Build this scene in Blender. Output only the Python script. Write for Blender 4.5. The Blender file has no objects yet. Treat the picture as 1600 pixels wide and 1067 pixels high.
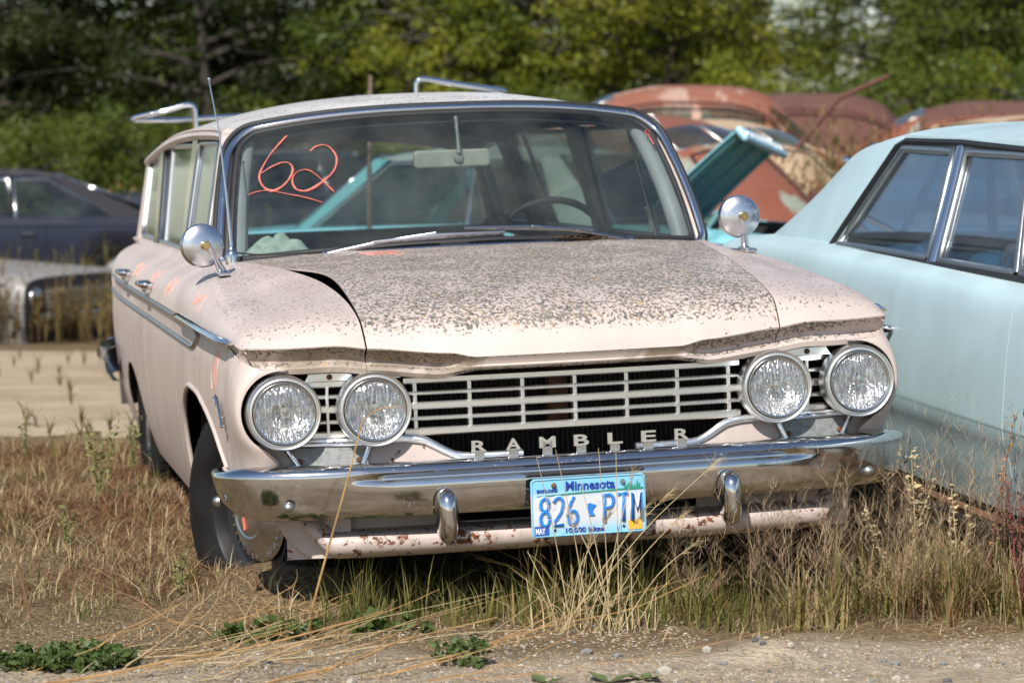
import bpy, bmesh, math, random
import numpy as np
from mathutils import Vector, Matrix
random.seed(7); rng = np.random.default_rng(11)
R = math.radians
SC = bpy.context.scene
COL = SC.collection

# ------------------------------------------------------------------ camera
cam = bpy.data.cameras.new('camera'); cam_o = bpy.data.objects.new('camera', cam); COL.objects.link(cam_o)
cam.sensor_fit = 'HORIZONTAL'; cam.sensor_width = 36.0; cam.lens = 103.16
cam.clip_start = 0.1; cam.clip_end = 3000
cam_o.location = (0, 0, 1.2); cam_o.rotation_euler = (R(90 - 3.704), 0, 0)
cam.dof.use_dof = True; cam.dof.focus_distance = 7.75; cam.dof.aperture_fstop = 5.0
SC.camera = cam_o

# ------------------------------------------------------------------ sky and sun
SUN_TRAVEL = Vector((0.30, 1.0, -0.96)).normalized()
to_sun = -SUN_TRAVEL
W = bpy.data.worlds.new('World'); SC.world = W; W.use_nodes = True
wn = W.node_tree.nodes; wl = W.node_tree.links
sky = wn.new('ShaderNodeTexSky'); sky.sky_type = 'NISHITA'; sky.sun_disc = False
sky.sun_elevation = math.asin(to_sun.z); sky.sun_rotation = math.atan2(to_sun.x, to_sun.y)
sky.air_density = 1.0; sky.dust_density = 0.6; sky.ozone_density = 1.2
bgn = wn['Background']; bgn.inputs['Strength'].default_value = 0.095
wl.new(sky.outputs['Color'], bgn.inputs['Color'])
sun = bpy.data.lights.new('sun', 'SUN'); sun.energy = 4.6; sun.angle = R(0.55); sun.color = (1.0, 0.95, 0.88)
sun_o = bpy.data.objects.new('sun', sun); COL.objects.link(sun_o)
sun_o.rotation_euler = SUN_TRAVEL.to_track_quat('-Z', 'Y').to_euler(); sun_o.location = (-5, -10, 20)
vs = SC.view_settings; vs.view_transform = 'Standard'; vs.look = 'None'; vs.gamma = 1.0
vs.use_curve_mapping = False; vs.exposure = 0.30
SC.cycles.use_denoising = True; SC.cycles.max_bounces = 10; SC.cycles.transparent_max_bounces = 24
SC.cycles.caustics_reflective = False; SC.cycles.caustics_refractive = False

# ------------------------------------------------------------------ helpers
def link(o, parent=None):
    COL.objects.link(o)
    if parent is not None: o.parent = parent
    return o
def tag(o, label=None, cat=None, group=None, kind=None):
    if label: o['label'] = label
    if cat: o['category'] = cat
    if group: o['group'] = group
    if kind: o['kind'] = kind
    return o
def empty(name, loc=(0,0,0), rot=(0,0,0)):
    o = bpy.data.objects.new(name, None); COL.objects.link(o); o.location = loc; o.rotation_euler = rot
    o.empty_display_size = .1
    return o
def M(name, v, f, m, parent=None, smooth=True, solid=0, bevel=0, auto=None):
    me = bpy.data.meshes.new(name)
    me.from_pydata([tuple(map(float, p)) for p in v], [], [tuple(map(int, q)) for q in f]); me.update()
    if smooth: me.polygons.foreach_set('use_smooth', [True]*len(me.polygons))
    if auto is not None:
        bm = bmesh.new(); bm.from_mesh(me)
        for e in bm.edges:
            if len(e.link_faces) == 2 and e.calc_face_angle(0) > R(auto): e.smooth = False
        bm.to_mesh(me); bm.free()
    me.materials.append(m)
    o = link(bpy.data.objects.new(name, me), parent)
    if solid:
        s = o.modifiers.new('s', 'SOLIDIFY'); s.thickness = solid; s.offset = 0
        if smooth: e = o.modifiers.new('e', 'EDGE_SPLIT'); e.split_angle = R(42)
    if bevel:
        b = o.modifiers.new('b', 'BEVEL'); b.width = bevel; b.segments = 2; b.limit_method = 'ANGLE'
    return o
def pc(*pts):
    """smooth monotone interpolation through (t, v...) points"""
    a = np.array(pts, float); t = a[:, 0]; v = a[:, 1:]
    d = np.diff(v, axis=0)/np.diff(t)[:, None]; m = np.zeros_like(v); m[0] = d[0]; m[-1] = d[-1]
    for i in range(1, len(t)-1):
        p = d[i-1]*d[i]; w = np.where(p > 0, 2*d[i-1]*d[i]/(d[i-1]+d[i]+1e-12), 0); m[i] = w
    def f(x):
        x = np.clip(np.asarray(x, float), t[0], t[-1]); i = np.clip(np.searchsorted(t, x)-1, 0, len(t)-2)
        h = t[i+1]-t[i]; s = ((x-t[i])/h)[..., None]; h = h[..., None]
        r = (2*s**3-3*s**2+1)*v[i]+(s**3-2*s**2+s)*h*m[i]+(-2*s**3+3*s**2)*v[i+1]+(s**3-s**2)*h*m[i+1]
        return r[..., 0] if r.shape[-1] == 1 else r
    return f
def spline(pts, n, closed=False):
    """Catmull-Rom through 3-D points"""
    P = [np.array(p, float) for p in pts]; out = []
    N = len(P); segs = N if closed else N-1
    for i in range(segs):
        p1, p2 = P[i], P[(i+1) % N]
        p0 = P[i-1] if (closed or i > 0) else 2*p1-p2
        p3 = P[(i+2) % N] if (closed or i+2 < N) else 2*p2-p1
        for k in range(n):
            s = k/n
            out.append(.5*((2*p1)+(-p0+p2)*s+(2*p0-5*p1+4*p2-p3)*s*s+(-p0+3*p1-3*p2+p3)*s**3))
    if not closed: out.append(P[-1])
    return out
def grid_vf(rows, closed_u=False, closed_v=False):
    a = np.array(rows, float); m, n = a.shape[:2]; v = a.reshape(-1, 3); f = []
    for i in range(m if closed_u else m-1):
        for j in range(n if closed_v else n-1):
            i2 = (i+1) % m; j2 = (j+1) % n
            f.append((i*n+j, i*n+j2, i2*n+j2, i2*n+j))
    return [tuple(p) for p in v], f
def grid(name, rows, m, parent=None, solid=0, cu=False, cv=False, smooth=True, auto=None):
    v, f = grid_vf(rows, cu, cv); return M(name, v, f, m, parent, smooth, solid, 0, auto)
def join(*vfs):
    V, F = [], []
    for v, f in vfs:
        o = len(V); V += list(v); F += [tuple(i+o for i in q) for q in f]
    return V, F
def box_vf(c, s, rot=None):
    c = Vector(c); r = []
    for z in (-1, 1):
        for x, y in ((-1,-1),(1,-1),(1,1),(-1,1)):
            p = Vector((x*s[0]/2, y*s[1]/2, z*s[2]/2))
            if rot is not None: p = rot @ p
            r.append(tuple(c+p))
    return r, [(3,2,1,0),(4,5,6,7),(0,1,5,4),(1,2,6,5),(2,3,7,6),(3,0,4,7)]
def box(name, c, s, m, parent=None, bevel=.004, rot=None):
    v, f = box_vf(c, s, rot); return M(name, v, f, m, parent, False, 0, bevel)
def tube_vf(pts, r, n=8, flat=1.0, up=(0,0,1), cap=True):
    P = [Vector(p) for p in pts]; N = len(P); rr = r if hasattr(r, '__len__') else [r]*N
    v, f = [], []; prev = None
    for i, p in enumerate(P):
        t = (P[min(i+1, N-1)]-P[max(i-1, 0)])
        t = t.normalized() if t.length > 1e-9 else Vector((0,0,1))
        if prev is None:
            a = Vector(up).cross(t)
            if a.length < 1e-3: a = Vector((1,0,0)).cross(t)
        else: a = prev-t*prev.dot(t)
        a.normalize(); prev = a.copy(); b = t.cross(a)
        for k in range(n):
            an = 2*math.pi*k/n
            v.append(tuple(p+a*math.cos(an)*rr[i]+b*math.sin(an)*rr[i]*flat))
    for i in range(N-1):
        for k in range(n):
            k2 = (k+1) % n; f.append((i*n+k, i*n+k2, (i+1)*n+k2, (i+1)*n+k))
    if cap: f.append(tuple(range(n-1, -1, -1))); f.append(tuple((N-1)*n+k for k in range(n)))
    return v, f
def tube(name, pts, r, m, parent=None, n=8, flat=1.0, up=(0,0,1)):
    v, f = tube_vf(pts, r, n, flat, up); return M(name, v, f, m, parent, True, 0, 0, 50)
def lathe_vf(prof, c, axis=(0,-1,0), n=40):
    """prof: (radius, distance along the axis)"""
    ax = Vector(axis).normalized(); a = ax.orthogonal().normalized(); b = ax.cross(a); c = Vector(c)
    rows = []
    for r, d in prof:
        rows.append([tuple(c+ax*d+(a*math.cos(2*math.pi*k/n)+b*math.sin(2*math.pi*k/n))*r) for k in range(n)])
    return grid_vf(rows, False, True)
def lathe(name, prof, c, m, parent=None, axis=(0,-1,0), n=40, auto=35):
    v, f = lathe_vf(prof, c, axis, n); return M(name, v, f, m, parent, True, 0, 0, auto)
def plate_vf(poly, d):
    """polygon (3-D points in a plane) pushed along d: a closed slab"""
    n = len(poly); d = Vector(d); v = [tuple(Vector(p)) for p in poly]+[tuple(Vector(p)+d) for p in poly]
    f = [tuple(range(n-1, -1, -1)), tuple(range(n, 2*n))]+[(i, (i+1) % n, n+(i+1) % n, n+i) for i in range(n)]
    return v, f
def plate(name, poly, d, m, parent=None, bevel=0):
    v, f = plate_vf(poly, d); return M(name, v, f, m, parent, False, 0, bevel)
def text_vf(s, size, ext, wide=1.0, bold=0.0, align='CENTER'):
    c = bpy.data.curves.new('t', 'FONT'); c.body = s; c.size = size; c.extrude = ext; c.align_x = align; c.offset = bold
    c.resolution_u = 4
    o = bpy.data.objects.new('t', c); COL.objects.link(o)
    dg = bpy.context.evaluated_depsgraph_get(); me = bpy.data.meshes.new_from_object(o.evaluated_get(dg))
    v = [(p.co.x*wide, p.co.y, p.co.z) for p in me.vertices]; f = [tuple(p.vertices) for p in me.polygons]
    COL.objects.unlink(o); bpy.data.objects.remove(o); bpy.data.meshes.remove(me)
    return v, f
def xf(vf, fn): return [fn(*p) for p in vf[0]], vf[1]
def copy_tree(o, parent=None):
    c = o.copy(); COL.objects.link(c); c.parent = parent
    for ch in list(o.children): copy_tree(ch, c)
    return c

# ------------------------------------------------------------------ materials
class N:
    """small node-graph helper"""
    def __init__(s, name):
        s.m = bpy.data.materials.new(name); s.m.use_nodes = True
        s.t = s.m.node_tree; s.b = s.t.nodes['Principled BSDF']; s.out = s.t.nodes['Material Output']; s._c = None
    def node(s, t, **k):
        n = s.t.nodes.new(t)
        for a, b in k.items(): setattr(n, a, b)
        return n
    def put(s, sock, v):
        if isinstance(v, bpy.types.NodeSocket): s.t.links.new(v, sock)
        elif v is not None:
            if hasattr(v, '__len__') and len(v) == 3 and sock.type == 'RGBA': v = (*v, 1)
            sock.default_value = v
    def co(s):
        if s._c is None: s._c = s.node('ShaderNodeTexCoord').outputs['Object']
        return s._c
    def map(s, scale=(1,1,1), rot=(0,0,0)):
        n = s.node('ShaderNodeMapping'); s.put(n.inputs['Vector'], s.co()); n.inputs['Scale'].default_value = scale; n.inputs['Rotation'].default_value = rot
        return n.outputs['Vector']
    def noise(s, scale, detail=4, rough=.55, vec=None, dist=0):
        n = s.node('ShaderNodeTexNoise'); s.put(n.inputs['Vector'], vec or s.co()); n.inputs['Scale'].default_value = scale
        n.inputs['Detail'].default_value = detail; n.inputs['Roughness'].default_value = rough; n.inputs['Distortion'].default_value = dist
        return n.outputs['Fac']
    def vor(s, scale, vec=None, feature='F1', out='Distance'):
        n = s.node('ShaderNodeTexVoronoi'); n.feature = feature; s.put(n.inputs['Vector'], vec or s.co()); n.inputs['Scale'].default_value = scale
        return n.outputs[out]
    def math(s, op, a, b=None, clamp=False):
        n = s.node('ShaderNodeMath', operation=op); n.use_clamp = clamp; s.put(n.inputs[0], a)
        if b is not None: s.put(n.inputs[1], b)
        return n.outputs[0]
    def step(s, v, lo, hi, a=0., b=1.):
        n = s.node('ShaderNodeMapRange'); n.interpolation_type = 'SMOOTHSTEP'; s.put(n.inputs['Value'], v)
        for k, q in (('From Min', lo), ('From Max', hi), ('To Min', a), ('To Max', b)): s.put(n.inputs[k], q)
        return n.outputs['Result']
    def mix(s, f, a, b, mode='MIX'):
        n = s.node('ShaderNodeMix', data_type='RGBA', blend_type=mode); s.put(n.inputs[0], f); s.put(n.inputs[6], a); s.put(n.inputs[7], b)
        return n.outputs[2]
    def xyz(s):
        n = s.node('ShaderNodeSeparateXYZ'); s.put(n.inputs[0], s.co()); return n.outputs
    def nz(s):
        g = s.node('ShaderNodeNewGeometry'); n = s.node('ShaderNodeSeparateXYZ'); s.put(n.inputs[0], g.outputs['Normal']); return s.math('ABSOLUTE', n.outputs['Z'])
    def bump(s, h, strength=.3, dist=.01):
        n = s.node('ShaderNodeBump'); n.inputs['Strength'].default_value = strength; n.inputs['Distance'].default_value = dist
        s.put(n.inputs['Height'], h); s.put(s.b.inputs['Normal'], n.outputs['Normal']); return n.outputs['Normal']
    def set(s, **k):
        al = dict(color='Base Color', rough='Roughness', metal='Metallic', spec='Specular IOR Level', coat='Coat Weight', coatr='Coat Roughness',
                  trans='Transmission Weight', ior='IOR', alpha='Alpha', sub='Subsurface Weight')
        for a, b in k.items(): s.put(s.b.inputs[al[a]], b)
        return s
def simple(name, c, rough=.6, metal=0, var=.12, vscale=6, bump=0, bscale=60, **k):
    n = N(name); v = n.noise(vscale, 5)
    n.set(color=n.mix(n.step(v, .3, .7), tuple(x*(1-var) for x in c), tuple(min(1, x*(1+var)) for x in c)), rough=rough, metal=metal, **k)
    if bump: n.bump(n.noise(bscale, 3), bump, .004)
    return n.m
def paint(name, c, lichen=0., rust=0., dust=.0, rough=.45, patch=None, patchamt=0., coat=.15, streak=0., spots=1.0):
    """aged car paint: blotchy colour, lichen specks on upward faces, rust spots, dust"""
    n = N(name); nz = n.nz(); big = n.noise(2.3, 5, .6); fine = n.noise(45, 4)
    col = n.mix(n.step(big, .3, .72), tuple(x*.9 for x in c), tuple(min(1, x*1.05) for x in c))
    rr = rough
    if streak:   # rain-washed dirt runs and chalky fading
        sk = n.step(n.noise(1.0, 5, .65, vec=n.map((16, 16, 1.1))), .46, .74)
        sk = n.math('MULTIPLY', sk, n.step(nz, .75, .25)); col = n.mix(n.math('MULTIPLY', sk, streak), col, (.30, .25, .19))
        ch = n.step(n.noise(3.4, 6, .7), .52, .70); col = n.mix(n.math('MULTIPLY', ch, streak*.6), col, tuple(min(1, x*1.1+.06) for x in c))
        sc = n.step(n.noise(1.0, 3, .7, vec=n.map((7, 7, 160), (0, .5, .3))), .70, .73); col = n.mix(n.math('MULTIPLY', sc, streak*.8), col, tuple(x*.62 for x in c))
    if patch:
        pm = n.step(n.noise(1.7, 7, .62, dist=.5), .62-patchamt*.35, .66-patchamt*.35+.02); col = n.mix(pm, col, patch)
    if dust:
        dm = n.math('MULTIPLY', n.step(nz, .55, .98), n.step(n.noise(5, 5), .25, .7)); col = n.mix(n.math('MULTIPLY', dm, dust), col, (.30, .255, .20))
    if lichen:
        cl = n.noise(6.5, 4, .6)                                   # where colonies gather
        sp = n.noise(115, 3.0, .65, vec=n.map((1, .75, 1)))            # single specks
        y = n.xyz()[1]
        up = n.step(nz, .30, .84)
        dens = n.math('MULTIPLY', up, n.step(cl, .22, .66, .72, 1.0))
        thr = n.math('SUBTRACT', .80, n.math('MULTIPLY', dens, (.355 if lichen > .8 else .33)*lichen))
        mk = n.step(n.math('SUBTRACT', sp, thr), 0.0, .035)
        sp2 = n.noise(48, 4, .7)                                   # larger colonies
        mk = n.math('MAXIMUM', mk, n.step(n.math('SUBTRACT', sp2, n.math('SUBTRACT', .865, n.math('MULTIPLY', dens, .30*lichen))), 0, .03))
        tone = n.noise(60, 2)
        lc = n.mix(n.step(tone, .35, .65), (.068, .068, .062), (.180, .172, .152))
        lc = n.mix(n.step(n.noise(33, 2), .66, .72), lc, (.42, .30, .10))
        col = n.mix(n.math('MULTIPLY', mk, .93), col, lc)
        tan = n.step(n.math('SUBTRACT', n.noise(70, 3, .6), n.math('SUBTRACT', .82, n.math('MULTIPLY', dens, .30*lichen))), 0, .05)
        col = n.mix(n.math('MULTIPLY', tan, .55), col, (.36, .27, .17))
        rr = n.math('MAXIMUM', n.math('MULTIPLY', mk, .95), rough)
        n.bump(n.math('MULTIPLY', mk, 1.0), .25, .002)
    if rust:
        a = n.noise(38, 6, .7); b = n.noise(3.2, 3)
        rm = n.step(n.math('ADD', a, n.math('MULTIPLY', b, .55)), 1.03-rust*.24, 1.07-rust*.22)
        rc = n.mix(n.step(n.noise(90, 3), .35, .65), (.20, .062, .018), (.075, .028, .014))
        col = n.mix(rm, col, rc)
        rr = n.math('MAXIMUM', rm, rr) if not isinstance(rr, float) else n.step(rm, 0, 1, rr, .92)
    n.set(color=col, rough=rr, coat=coat, coatr=.25, spec=.4)
    return n.m
def chrome(name, tint=(.62, .62, .63), rough=.09, pit=.25, grime=.35):
    n = N(name); a = n.noise(120, 4, .7); b = n.noise(9, 5, .6)
    g = n.step(n.math('ADD', n.math('MULTIPLY', a, .6), n.math('MULTIPLY', b, .5)), .60, .78)
    n.set(color=n.mix(n.math('MULTIPLY', g, grime), tint, (.16, .12, .085)), metal=n.step(g, 0, 1, 1.0, 1.0-grime*.7), rough=n.step(g, 0, 1, rough, rough+.35))
    n.bump(n.noise(22, 2), pit*.12, .004); return n.m
def glass(name, tint=(.75, .85, .82), dirt=.12, refl=1.0):
    n = N(name); nt = n.t
    tr = n.node('ShaderNodeBsdfTransparent'); tr.inputs[0].default_value = (*tint, 1)
    gl = n.node('ShaderNodeBsdfGlossy'); gl.inputs['Roughness'].default_value = .03; gl.inputs[0].default_value = (.9, .95, 1, 1)
    lw = n.node('ShaderNodeLayerWeight'); lw.inputs['Blend'].default_value = .5
    sch = n.math('ADD', .035, n.math('MULTIPLY', n.math('POWER', lw.outputs['Facing'], 4.0), .75))
    m1 = n.node('ShaderNodeMixShader'); n.put(m1.inputs[0], n.math('MULTIPLY', sch, refl, True)); nt.links.new(tr.outputs[0], m1.inputs[1]); nt.links.new(gl.outputs[0], m1.inputs[2])
    df = n.node('ShaderNodeBsdfDiffuse'); df.inputs[0].default_value = (.33, .33, .31, 1)
    m2 = n.node('ShaderNodeMixShader')
    d = n.math('ADD', n.math('MULTIPLY', n.step(n.noise(3.0, 6, .65), .25, .8), dirt), n.math('MULTIPLY', n.step(n.noise(160, 2), .68, .75), dirt*1.2))
    n.put(m2.inputs[0], d); nt.links.new(m1.outputs[0], m2.inputs[1]); nt.links.new(df.outputs[0], m2.inputs[2])
    nt.links.new(m2.outputs[0], n.out.inputs['Surface']); return n.m

PINK = (.585, .487, .443)
MT = {}
MT['pink'] = paint('pink_paint', PINK, lichen=.2, rust=.16, dust=.25, streak=.4)
MT['pink_hood'] = paint('pink_hood_paint', PINK, lichen=1.0, rust=.16, dust=.28, streak=.15)
MT['pink_fender'] = paint('pink_fender_paint', PINK, lichen=.70, rust=.16, dust=.28, streak=.3)
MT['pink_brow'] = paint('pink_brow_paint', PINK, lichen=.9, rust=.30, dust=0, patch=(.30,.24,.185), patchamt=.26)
MT['pink_vrusty'] = paint('pink_very_rusty_paint', PINK, rust=.92, dust=.3, streak=.5)
MT['pink_rusty'] = paint('pink_rusty_paint', PINK, lichen=0, rust=.55, dust=.3, streak=.3)
MT['roof'] = paint('roof_paint', (.70, .67, .63), lichen=.75, rust=.30, dust=.5)
MT['chrome'] = chrome('chrome', rough=.10, pit=.6, grime=.75)
MT['chrome_clean'] = chrome('bright_chrome', (.72, .72, .74), .06, .2, .2)
MT['alu'] = chrome('aluminium', (.92, .92, .91), .30, .5, .12)
MT['dull'] = chrome('dull_metal', (.5, .5, .49), .38, .6, .5)
MT['wiper'] = chrome('dark_wiper_metal', (.42, .42, .44), .24, .4, .4)
MT['dull_back'] = chrome('dusty_mirror_back', (.66, .67, .70), .24, .5, .3)
MT['pot'] = simple('pitted_pot_metal', (.42, .41, .39), .5, .8, .2, 30, .3, 150)
MT['rubber'] = simple('tyre_rubber', (.012, .012, .012), .9, 0, .3, 12, .3, 90, spec=.2)
MT['gasket'] = simple('black_gasket', (.018, .018, .02), .6, 0, .2)
MT['black'] = simple('black_void_paint', (.012, .012, .012), .85, 0, .3, 8)
MT['darkgrey'] = simple('dark_grey_trim', (.045, .047, .055), .7, 0, .2, 8)
MT['headliner'] = simple('headliner_vinyl', (.19, .175, .155), .85, 0, .15, 5)
MT['pillar_in'] = simple('grey_pillar_paint', (.42, .40, .42), .45, 0, .12, 5)
MT['seat'] = simple('seat_vinyl', (.055, .06, .075), .6, 0, .2, 6)
MT['rustmetal'] = simple('rusty_metal', (.16, .075, .04), .9, 0, .4, 14, .4, 60)
MT['glass'] = glass('dusty_windshield_glass', (.80, .85, .84), .085, .9)
MT['sideglass'] = glass('green_side_glass', (.66, .74, .70), .10, 1.1)
MT['lens'] = None
MT['red'] = simple('red_grease_pencil', (.68, .17, .13), .6, 0, .1)
MT['cloth'] = simple('pale_cloth', (.50, .55, .48), .9, 0, .25, 18, .4, 50)
MT['blue'] = paint('light_blue_paint', (.49, .655, .69), rust=.10, dust=.25, rough=.42, coat=.2, streak=.10)
def lens_mat():
    n = N('headlamp_glass'); nt = n.t
    v = n.map((150, 1, 26)); w = n.noise(1.0, 1, .4, vec=v)
    tr = n.node('ShaderNodeBsdfTransparent'); tr.inputs[0].default_value = (.93, .94, .94, 1)
    gl = n.node('ShaderNodeBsdfGlossy'); gl.inputs['Roughness'].default_value = .08
    bp = n.node('ShaderNodeBump'); bp.inputs['Strength'].default_value = .8; bp.inputs['Distance'].default_value = .01; n.put(bp.inputs['Height'], w)
    nt.links.new(bp.outputs[0], gl.inputs['Normal'])
    m1 = n.node('ShaderNodeMixShader'); n.put(m1.inputs[0], n.step(w, .35, .7, .12, .34)); nt.links.new(tr.outputs[0], m1.inputs[1]); nt.links.new(gl.outputs[0], m1.inputs[2])
    df = n.node('ShaderNodeBsdfDiffuse'); df.inputs[0].default_value = (.8,.8,.78,1); nt.links.new(bp.outputs[0], df.inputs['Normal']); m2 = n.node('ShaderNodeMixShader'); n.put(m2.inputs[0], n.step(w, .42, .7, .02, .15)); nt.links.new(m1.outputs[0], m2.inputs[1]); nt.links.new(df.outputs[0], m2.inputs[2])
    nt.links.new(m2.outputs[0], n.out.inputs['Surface']); return n.m
MT['lens'] = lens_mat()
def reflector_mat():
    n = N('lamp_reflector'); v = n.map((120, 1, 45)); a = n.noise(1, 2, .5, vec=v)
    n.set(color=n.mix(n.step(n.noise(30, 3), .3, .7), (.95, .95, .96), (.78, .79, .80)), metal=1.0, rough=.26); n.bump(a, .7, .012); return n.m
MT['reflector'] = reflector_mat()
# ================================================================== the setting
def nz2(x, y, s, seed=0):
    """cheap smooth value noise"""
    x = np.asarray(x, float)*s+seed*17.3; y = np.asarray(y, float)*s+seed*9.1
    xi, yi = np.floor(x), np.floor(y); fx, fy = x-xi, y-yi
    h = lambda a, b: np.modf(np.abs(np.sin(a*127.1+b*311.7+seed*3.7)*43758.5453))[0]
    fx = fx*fx*(3-2*fx); fy = fy*fy*(3-2*fy)
    return (h(xi, yi)*(1-fx)+h(xi+1, yi)*fx)*(1-fy)+(h(xi, yi+1)*(1-fx)+h(xi+1, yi+1)*fx)*fy
def sm(t): t = np.clip(t, 0, 1); return t*t*(3-2*t)
def tz(x, y):
    z = -.30*sm((np.asarray(y, float)-11)/12)+.03*(nz2(x, y, .5, 1)-.5)
    near = sm(1-np.abs(np.asarray(y, float)-9)/7)
    z = z+near*(.030*(nz2(x, y, 2.1, 2)-.5)+.016*(nz2(x, y, 7, 3)-.5))
    # slightly raised clods at the lower right, a mound under the far wrecks
    z = z+.085*np.exp(-((np.asarray(x)+.55)/.24)**2-((np.asarray(y)-8.10)/.45)**2)
    z = z+.035*np.exp(-((np.asarray(x)-.62)/.10)**2-((np.asarray(y)-6.93)/.10)**2)
    z = z+.42*sm((np.asarray(x, float)-.5)/2.0)*sm((np.asarray(y, float)-19)/5)
    return z
gx = np.concatenate([[-900,-300,-120,-60,-35,-22], np.linspace(-14,-3.2,28), np.linspace(-3,3,151), np.linspace(3.3,14,28), [22,35,60,120,300,900]])
gyy = np.concatenate([[-600,-150,-50,-20,-6,0,3], np.linspace(5,5.9,7), np.linspace(6,10.5,151), np.linspace(10.7,30,60), [34,40,48,58,75,110,200,500,1500]])
GX, GY = np.meshgrid(gx, gyy); GZ = tz(GX, GY)
def ground_mat():
    n = N('dry_ground')
    a = n.noise(.55, 5, .6); b = n.noise(9, 6, .65); c = n.noise(70, 4, .7); v = n.vor(55); v2 = n.vor(130)
    soil = n.mix(n.step(b, .3, .7), (.27,.21,.145), (.44,.36,.26))
    soil = n.mix(n.step(v, .1, .42), n.mix(n.vor(55, out='Color'), (.33,.28,.22), (.20,.18,.16)), soil)
    litter = n.mix(n.step(c, .35, .65), (.105,.068,.038), (.25,.18,.10))
    y = n.xyz()[1]; x = n.xyz()[0]
    lm = n.step(n.math('ADD', a, n.math('MULTIPLY', n.step(y, 6.7, 7.6), .32)), .52, .72)
    col = n.mix(lm, soil, litter)
    col = n.mix(n.step(y, 24, 34), col, (.16,.135,.06))
    n.set(color=col, rough=.95, spec=.15)
    n.bump(n.math('ADD', n.math('MULTIPLY', c, .5), n.math('ADD', n.math('MULTIPLY', v, .7), n.math('MULTIPLY', v2, .3))), .8, .012); return n.m
gr_o = grid('ground', np.stack([GX, GY, GZ], -1), ground_mat()); tag(gr_o, kind='structure')
def road_mat():
    n = N('sandy_track'); b = n.noise(1.4, 6, .6); c = n.noise(18, 5, .65)
    col = n.mix(n.step(b, .3, .7), (.33,.25,.16), (.46,.365,.25)); col = n.mix(n.math('MULTIPLY', n.step(c, .5, .75), .55), col, (.25,.19,.12)); col = n.mix(n.math('MULTIPLY', n.step(n.noise(1, 4, .6, vec=n.map((.25, 1.6, 1))), .5, .68), .35), col, (.52,.43,.31))
    n.set(color=col, rough=.95, spec=.12); n.bump(n.noise(60, 4), .4, .01); return n.m
rx = np.linspace(-14, 6, 90); rows = []
for t in np.linspace(0, 1, 24):
    ya = 12.15+.35*(nz2(rx, 0, .8, 5)-.5)+.02*rx; yb = 22.3+.5*(nz2(rx, 3, .7, 6)-.5)
    y = ya+(yb-ya)*t; rows.append(np.stack([rx, y, tz(rx, y)+.006-.03*(abs(2*t-1)**14)], -1))
tag(grid('dirt_road', rows, road_mat()), kind='structure')

# ---- trees
def leafmat(name, c1, c2, c3):
    n = N(name); nt = n.t; oi = n.node('ShaderNodeObjectInfo')
    v = n.noise(.9, 4, .6); w = n.noise(14, 2)
    col = n.mix(n.step(v, .35, .65), c1, c2); col = n.mix(n.math('MULTIPLY', n.step(w, .55, .75), .7), col, c3)
    col = n.mix(n.math('MULTIPLY', oi.outputs['Random'], .35), col, c3)
    df = n.node('ShaderNodeBsdfDiffuse'); tl = n.node('ShaderNodeBsdfTranslucent'); n.put(df.inputs[0], col); n.put(tl.inputs[0], n.mix(.5, col, (.16,.17,.02)))
    gl = n.node('ShaderNodeBsdfGlossy'); gl.inputs['Roughness'].default_value = .5; gl.inputs[0].default_value = (.5,.5,.5,1)
    m = n.node('ShaderNodeMixShader'); m.inputs[0].default_value = .3; nt.links.new(df.outputs[0], m.inputs[1]); nt.links.new(tl.outputs[0], m.inputs[2])
    m2 = n.node('ShaderNodeMixShader'); m2.inputs[0].default_value = .04; nt.links.new(m.outputs[0], m2.inputs[1]); nt.links.new(gl.outputs[0], m2.inputs[2])
    nt.links.new(m2.outputs[0], n.out.inputs['Surface']); return n.m
LM = [leafmat('oak_leaf', (.048,.085,.011), (.10,.14,.017), (.17,.18,.027)), leafmat('shaded_leaf', (.011,.020,.005), (.025,.040,.008), (.06,.075,.014)),  # second colour is darkened to paint the wood's shade into the foliage
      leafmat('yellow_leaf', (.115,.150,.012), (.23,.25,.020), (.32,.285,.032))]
bark = simple('bark', (.055,.045,.037), .95, 0, .35, 6, .6, 30)
def leaves_vf(C, r, rg, size, stretch=1.0):
    """many leaf-sized faces round each clump centre"""
    V = []; F = []
    for c, rad, nleaf in C:
        d = rg.normal(size=(nleaf, 3)); d /= np.linalg.norm(d, axis=1)[:, None]
        p = c+d*(rad*rg.random(nleaf)**.45)[:, None]*np.array([1, 1, .62])
        nrm = d*.6+rg.normal(size=(nleaf, 3))*.7+np.array([0, -.15, .5]); nrm /= np.linalg.norm(nrm, axis=1)[:, None]
        t = np.cross(nrm, rg.normal(size=(nleaf, 3))); t /= np.linalg.norm(t, axis=1)[:, None]; b = np.cross(nrm, t)
        s = (size*rg.uniform(.6, 1.35, nleaf))[:, None]
        q = np.stack([p-t*s, p-b*s*.55+nrm*s*.12, p+t*s*stretch, p+b*s*.55+nrm*s*.12], 1)
        o = len(V)*4 if False else sum(len(x) for x in V)
        V.append(q.reshape(-1, 3))
    v = np.concatenate(V); k = np.arange(0, len(v), 4)
    return v, np.stack([k, k+1, k+2, k+3], 1)
def big(name, v, f, m, parent=None, smooth=False):
    me = bpy.data.meshes.new(name); v = np.asarray(v, np.float32); f = np.asarray(f, np.int32); n = f.shape[1]
    me.vertices.add(len(v)); me.vertices.foreach_set('co', v.ravel()); me.loops.add(f.size); me.loops.foreach_set('vertex_index', f.ravel())
    me.polygons.add(len(f)); me.polygons.foreach_set('loop_start', np.arange(0, f.size, n, dtype=np.int32))
    me.update(calc_edges=True)
    if smooth: me.polygons.foreach_set('use_smooth', np.ones(len(f), bool))
    me.materials.append(m); return link(bpy.data.objects.new(name, me), parent)
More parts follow.
